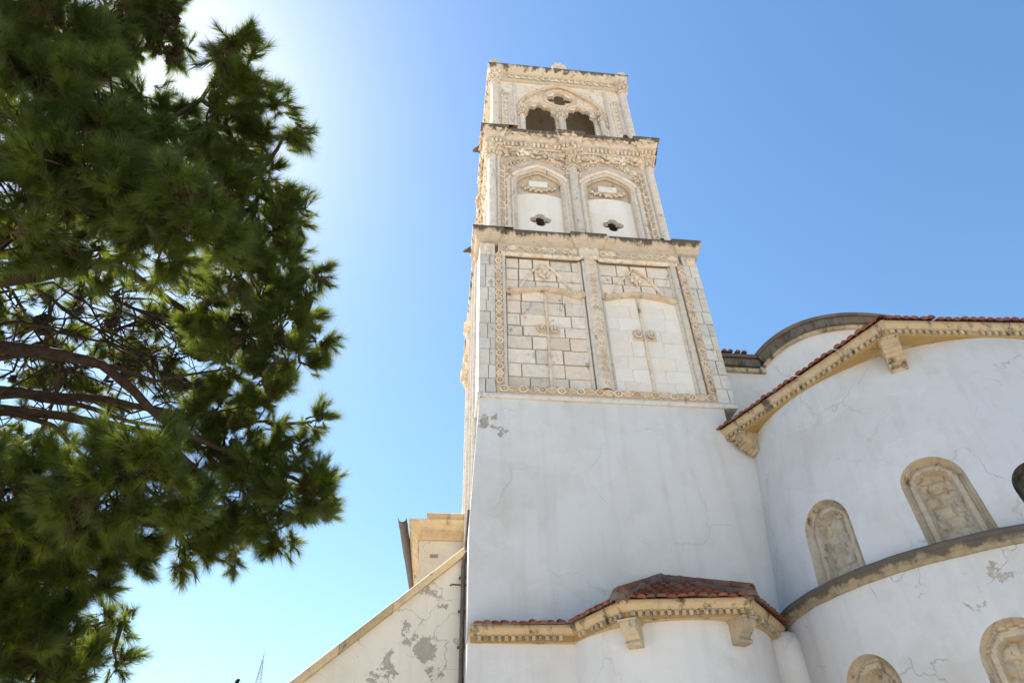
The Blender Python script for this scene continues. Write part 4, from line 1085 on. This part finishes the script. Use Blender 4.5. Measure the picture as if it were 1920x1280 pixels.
CL = [  # foliage clumps: px, py, radius px, distance, density
    (60, 60, 105, 6.9, 1), (-70, 150, 150, 6.8, .8), (50, 220, 125, 6.4, 1), (175, 180, 80, 6.3, 1), (150, 320, 120, 6.1, 1), (20, 400, 130, 6.2, 1), (260, 370, 100, 5.9, 1), (340, 395, 88, 5.7, 1.2),
    (390, 440, 55, 5.7, 1.2), (300, 450, 85, 5.9, 1.1), (180, 455, 75, 6.3, 1), (60, 480, 55, 6.6, .8), (420, 340, 85, 6.7, 1), (110, 110, 90, 7.0, .9), (350, 300, 70, 6.6, 1), (250, 270, 70, 6.5, 1),
    (430, 75, 50, 6.5, .9), (455, 140, 55, 6.6, 1), (410, 210, 60, 6.6, 1), (500, 195, 50, 6.6, .9), (540, 240, 32, 6.6, .9), (495, 265, 52, 6.8, .9), (440, 270, 60, 6.9, 1), (330, 215, 40, 7.2, .7),
    (250, 30, 55, 8.6, .7), (320, 70, 38, 8.6, .8), (300, 15, 48, 8.6, .8), (190, 20, 55, 8.4, .8), (270, 100, 40, 8.5, .6), (335, 20, 25, 8.6, .7), (335, 105, 18, 8.5, .8), (230, 75, 45, 8.5, .5), (265, 180, 45, 7.4, .55), (300, 220, 50, 7.2, .8),
    (500, 345, 58, 7.0, 1), (530, 395, 45, 7.0, 1), (510, 450, 58, 7.0, 1), (440, 500, 75, 6.7, 1.1), (490, 540, 62, 7.0, 1), (545, 545, 38, 7.0, .8), (590, 510, 28, 7.0, .9), (575, 540, 18, 7.0, .8), (550, 600, 45, 7.2, .9),
    (600, 638, 30, 7.2, 1.1), (535, 655, 55, 7.0, 1), (465, 630, 65, 7.0, 1), (490, 715, 55, 7.2, 1), (420, 690, 55, 7.4, .8), (380, 560, 55, 7.1, .8), (400, 620, 45, 7.2, .8),
    (330, 650, 75, 9.0, .32), (90, 610, 110, 9.6, .22), (230, 590, 95, 9.6, .24), (40, 690, 75, 10.0, .36), (150, 690, 70, 10.0, .40), (260, 680, 65, 9.6, .40), (60, 840, 70, 9.5, .4), (20, 570, 60, 9.8, .3), (160, 560, 60, 9.7, .26), (310, 590, 60, 9.4, .3), (330, 740, 50, 9.2, .4), (200, 745, 50, 9.8, .4), (100, 760, 50, 9.8, .4), (370, 730, 50, 8.6, .5),
    (485, 790, 55, 7.4, .9), (588, 790, 26, 7.2, 1.1), (555, 825, 28, 7.3, .9), (420, 840, 70, 7.4, .9), (590, 905, 42, 7.0, 1.2), (545, 925, 62, 7.0, 1.1), (470, 900, 70, 7.2, .9), (600, 950, 30, 7.0, 1),
    (530, 995, 48, 7.1, 1), (440, 1000, 62, 7.2, .8), (390, 1025, 42, 7.2, .9), (330, 1010, 55, 7.2, .8), (370, 880, 55, 7.2, .7),
    (285, 865, 95, 6.0, 1.2), (215, 915, 105, 6.2, 1.1), (310, 940, 62, 6.2, 1), (120, 870, 70, 6.6, .9), (60, 970, 105, 6.8, 1), (160, 1000, 85, 6.8, 1), (235, 1030, 52, 7.0, .9),
    (50, 1080, 95, 7.0, 1), (150, 1075, 55, 7.0, .9), (10, 1190, 100, 7.0, 1), (90, 1245, 70, 7.0, 1), (170, 1262, 45, 7.0, .9), (200, 1165, 36, 7.2, .7), (238, 1172, 18, 7.2, .8), (215, 1235, 24, 7.2, .7), (120, 1140, 30, 7.1, .5),
    (420, 765, 55, 7.3, .9), (350, 790, 45, 7.3, .8), (480, 850, 55, 7.3, .9), (525, 870, 45, 7.2, .9), (520, 600, 45, 7.1, .9), (445, 580, 50, 7.1, .9), (540, 490, 40, 7.0, .9), (560, 685, 32, 7.1, .9), (480, 400, 55, 6.9, 1), (380, 980, 55, 7.2, .9), (490, 960, 55, 7.1, 1),
    (30, 1030, 90, 6.9, 1), (110, 1050, 70, 6.9, 1), (200, 960, 70, 6.7, 1), (60, 1150, 70, 7.0, 1), (60, 1270, 70, 7.0, .8), (20, 920, 80, 6.8, 1), (250, 985, 50, 7.0, .9),
    (-160, 380, 170, 6.8, .6), (-170, 900, 150, 7.2, .6), (-160, 1120, 140, 7.2, .6), (120, -130, 120, 7.2, .6), (-120, -80, 160, 7.2, .6), (-330, 100, 180, 8.5, .5), (-400, 500, 180, 8.5, .5), (-300, 1250, 170, 7.5, .5), (300, -180, 90, 8.8, .4),
]
F = 1280.0
tips = []; twig = MB(); nodes = []
def bend(a, b, k):
    L = np.linalg.norm(b - a); n = 3
    return [a + (b - a) * t / n + (RNG.normal(0, k * L, 3) if 0 < t < n else 0) + np.array([0, 0, -0.06 * L * math.sin(math.pi * t / n)]) for t in range(n + 1)]
for (px, py, rp, d, den) in CL:
    c = at(px, py, d); r = rp / F * d
    k = int(np.argmin(((LP - c) ** 2).sum(1))); a = LP[k]
    n = int(den * 62 * (r / 0.28) ** 2) + 8
    ns = max(3, n // 8)
    root = a if np.linalg.norm(a - c) < 1.2 else c
    hub = c + (root - c) * 0.45 / max(0.45, np.linalg.norm(root - c)) * 0.6 * r
    if np.linalg.norm(root - hub) > 0.05: twig.tube(bend(root, hub, 0.07), [0.026, 0.021, 0.017, 0.013], 5)
    for j in range(ns):
        u = RNG.normal(0, 1, 3); u /= np.linalg.norm(u)
        sc = c + u * r * (0.35 + 0.5 * RNG.random() ** 0.6)
        w0 = hub + (sc - hub) * RNG.uniform(0, 0.25) + RNG.normal(0, 0.03, 3)
        twig.tube(bend(w0, sc, 0.10), [0.011, 0.009, 0.007, 0.006], 4, False)
        nodes.append(sc)
        for _ in range(n // ns + (1 if RNG.random() < (n % ns) / ns else 0)):
            v = u * 0.5 + RNG.normal(0, 0.55, 3) + np.array([0, 0, 0.15]); v /= np.linalg.norm(v)
            p = sc + v * RNG.uniform(0.04, 0.17)
            dr = v * 0.7 + u * 0.35 + np.array([0, 0, 0.22]) + RNG.normal(0, 0.2, 3); dr /= np.linalg.norm(dr)
            tips.append((p, dr, c))
            twig.tube([sc, p], [0.005, 0.004], 3, False)
NODES = np.array(nodes)
for _ in range(70):                                # bare twigs tangled among the limbs
    a = at(RNG.uniform(-20, 330), RNG.uniform(530, 770), RNG.uniform(7.6, 9.4)); a = LP[int(np.argmin(((LP - a) ** 2).sum(1)))]
    q = a + np.array([RNG.uniform(0.1, 0.8), RNG.uniform(-0.3, 0.5), RNG.normal(0, 0.35)]); P_ = bend(a, q, 0.10)
    twig.tube(P_, [0.014, 0.011, 0.008, 0.004], 4, False)
    for _k in range(4):
        b_ = P_[RNG.integers(1, 4)]; twig.tube(bend(b_, b_ + RNG.normal(0, 0.16, 3), 0.12), [0.007, 0.006, 0.004, 0.003], 3, False)
twig.obj('twigs', 'bark', pine, None, kind='stuff')
def needles(tips, per, Lmean, wid, back):
    T = len(tips); P = np.array([t[0] for t in tips]); Dr = np.array([t[1] for t in tips])
    P = np.repeat(P, per, 0); Dr = np.repeat(Dr, per, 0); n = len(P)
    s = RNG.random(n) ** 1.0
    base = P - Dr * (back * (1 - s))[:, None]
    rnd = RNG.normal(0, 1, (n, 3)); rnd -= Dr * (rnd * Dr).sum(1)[:, None]; rnd /= np.linalg.norm(rnd, axis=1)[:, None]
    sp = RNG.uniform(0.30, 1.15, n)[:, None] * np.repeat(RNG.uniform(0.6, 1.25, T), per)[:, None] * (1.15 - 0.5 * s)[:, None]
    nd = Dr + rnd * sp; nd[:, 2] -= 0.10; nd /= np.linalg.norm(nd, axis=1)[:, None]
    L = Lmean * RNG.uniform(0.65, 1.15, n)[:, None] * np.repeat(RNG.uniform(0.65, 1.35, T), per)[:, None]
    w = np.cross(nd, RNG.normal(0, 1, (n, 3))); w /= np.linalg.norm(w, axis=1)[:, None]; w *= wid / 2
    tip = base + nd * L; tip[:, 2] -= 0.012 * RNG.random(n)
    V = np.empty((n * 3, 3)); V[0::3] = base + w; V[1::3] = base - w; V[2::3] = tip
    return V
def tri_mesh(V, name, mat, parent):
    me = bpy.data.meshes.new(name); n = len(V) // 3
    me.vertices.add(len(V)); me.vertices.foreach_set('co', V.ravel())
    me.loops.add(n * 3); me.loops.foreach_set('vertex_index', np.arange(n * 3, dtype=np.int32))
    me.polygons.add(n); me.polygons.foreach_set('loop_start', np.arange(0, n * 3, 3, dtype=np.int32))
    me.update(calc_edges=True); me.materials.append(M[mat]); me.validate()
    return link(name, me, parent)
o = tri_mesh(needles(tips, 110, 0.128, 0.0036, 0.11), 'crown', 'needle', pine); o['kind'] = 'stuff'
dry = [t for t in tips if RNG.random() < 0.12]
dry = [(t[0] * 0.6 + t[2] * 0.4, t[1] * np.array([1, 1, -0.6]), t[2]) for t in dry]
o = tri_mesh(needles(dry, 70, 0.13, 0.005, 0.10), 'dry_needles', 'dry', pine); o['kind'] = 'stuff'
# cones
mb = MB().lathe([(0.002, -0.042), (0.022, -0.036), (0.034, -0.012), (0.032, 0.008), (0.02, 0.032), (0.002, 0.044)], 0, 0, 8)
for i in range(14):
    a = i * 2.4; z = -0.03 + 0.062 * i / 14; R = 0.034 * math.cos((z + 0.008) / 0.055)
    mb.ell((R * math.cos(a), R * math.sin(a), z), (0.011, 0.011, 0.008), 4, 3)
CONE = mb.mesh('pine_cone', 'cone')
spots = [(RNG.uniform(200, 350), RNG.uniform(20, 120), 8.4) for _ in range(40)] + [(RNG.uniform(330, 400), RNG.uniform(660, 740), 7.6) for _ in range(26)] + [(RNG.uniform(0, 330), RNG.uniform(540, 720), 8.9) for _ in range(40)] + [(RNG.uniform(110, 190), RNG.uniform(1165, 1190), 7.15) for _ in range(9)] + [(RNG.uniform(380, 460), RNG.uniform(130, 190), 6.5) for _ in range(6)] + [(RNG.uniform(420, 480), RNG.uniform(790, 860), 7.2) for _ in range(8)]
for s in spots:
    p = at(*s); k = RNG.uniform(0.8, 1.15); q = NODES[int(np.argmin(((NODES - p) ** 2).sum(1)))]; p = q + (p - q) * min(1.0, 0.10 / max(1e-6, np.linalg.norm(p - q)))
    link('pine_cone', CONE, pine, Matrix.Translation(p) @ Matrix.Rotation(RNG.uniform(0, 6), 4, 'Z') @ Matrix.Rotation(RNG.uniform(0, 3), 4, 'X') @ Matrix.Diagonal((k, k, k * 1.1, 1)))

# ================================================================== FAR MAST AND CYPRESS
tip = at(496.5, 1218, 330.0); mast = thing('radio_mast', (tip[0], tip[1], 0), 'thin pale lattice radio mast far off below the pine', 'mast')
H = tip[2] - 4.0; mb = MB()
hw = lambda z: 0.22 + 0.085 * (H - z)
lev = [0.0]
while lev[-1] < H - 0.5: lev.append(min(H, lev[-1] + max(1.0, hw(lev[-1]) * 1.5)))
for z0, z1 in zip(lev[:-1], lev[1:]):
    a, b = hw(z0), hw(z1)
    q0 = [(-a, -a), (a, -a), (a, a), (-a, a)]; q1 = [(-b, -b), (b, -b), (b, b), (-b, b)]
    for k in range(4):
        A = (tip[0] + q0[k][0], tip[1] + q0[k][1], z0); B = (tip[0] + q1[k][0], tip[1] + q1[k][1], z1); Cc = (tip[0] + q1[(k + 1) % 4][0], tip[1] + q1[(k + 1) % 4][1], z1)
        mb.tube([A, B], 0.13, 4, False); mb.tube([A, Cc], 0.08, 3, False); mb.tube([B, Cc], 0.08, 3, False)
mb.obj('lattice', 'mast', mast)
MB().tube([(tip[0], tip[1], H - 0.8), (tip[0], tip[1], H + 2.0), (tip[0], tip[1], tip[2])], [0.3, 0.2, 0.06], 6).obj('antenna', 'mast', mast)

ct = at(446.5, 1272, 70.0); cyp = thing('cypress_tree', (ct[0], ct[1], 0), 'dark cypress tip just showing at the bottom edge left of the mast', 'tree')
MB().tube([(ct[0], ct[1], 0), (ct[0], ct[1], ct[2] * 0.9)], [0.25, 0.05], 7).obj('trunk', 'bark', cyp)
n = 9000; hh = RNG.random(n) ** 0.8; zz = 1.0 + (ct[2] - 1.0) * hh; R = 1.3 * np.clip(1 - hh, 0, 1) ** 0.8 * np.clip(hh * 6, 0, 1) * RNG.uniform(0.6, 1, n); an = RNG.uniform(0, 6.283, n)
bs = np.stack([ct[0] + R * np.cos(an), ct[1] + R * np.sin(an), zz], 1); V = np.empty((n * 3, 3))
V[0::3] = bs + RNG.normal(0, .08, (n, 3)); V[1::3] = bs + RNG.normal(0, .08, (n, 3)); V[2::3] = bs + np.array([0, 0, .35]) * RNG.random((n, 1)); V[:, 2] = np.minimum(V[:, 2], ct[2])
tri_mesh(V, 'crown', 'cypress', cyp)
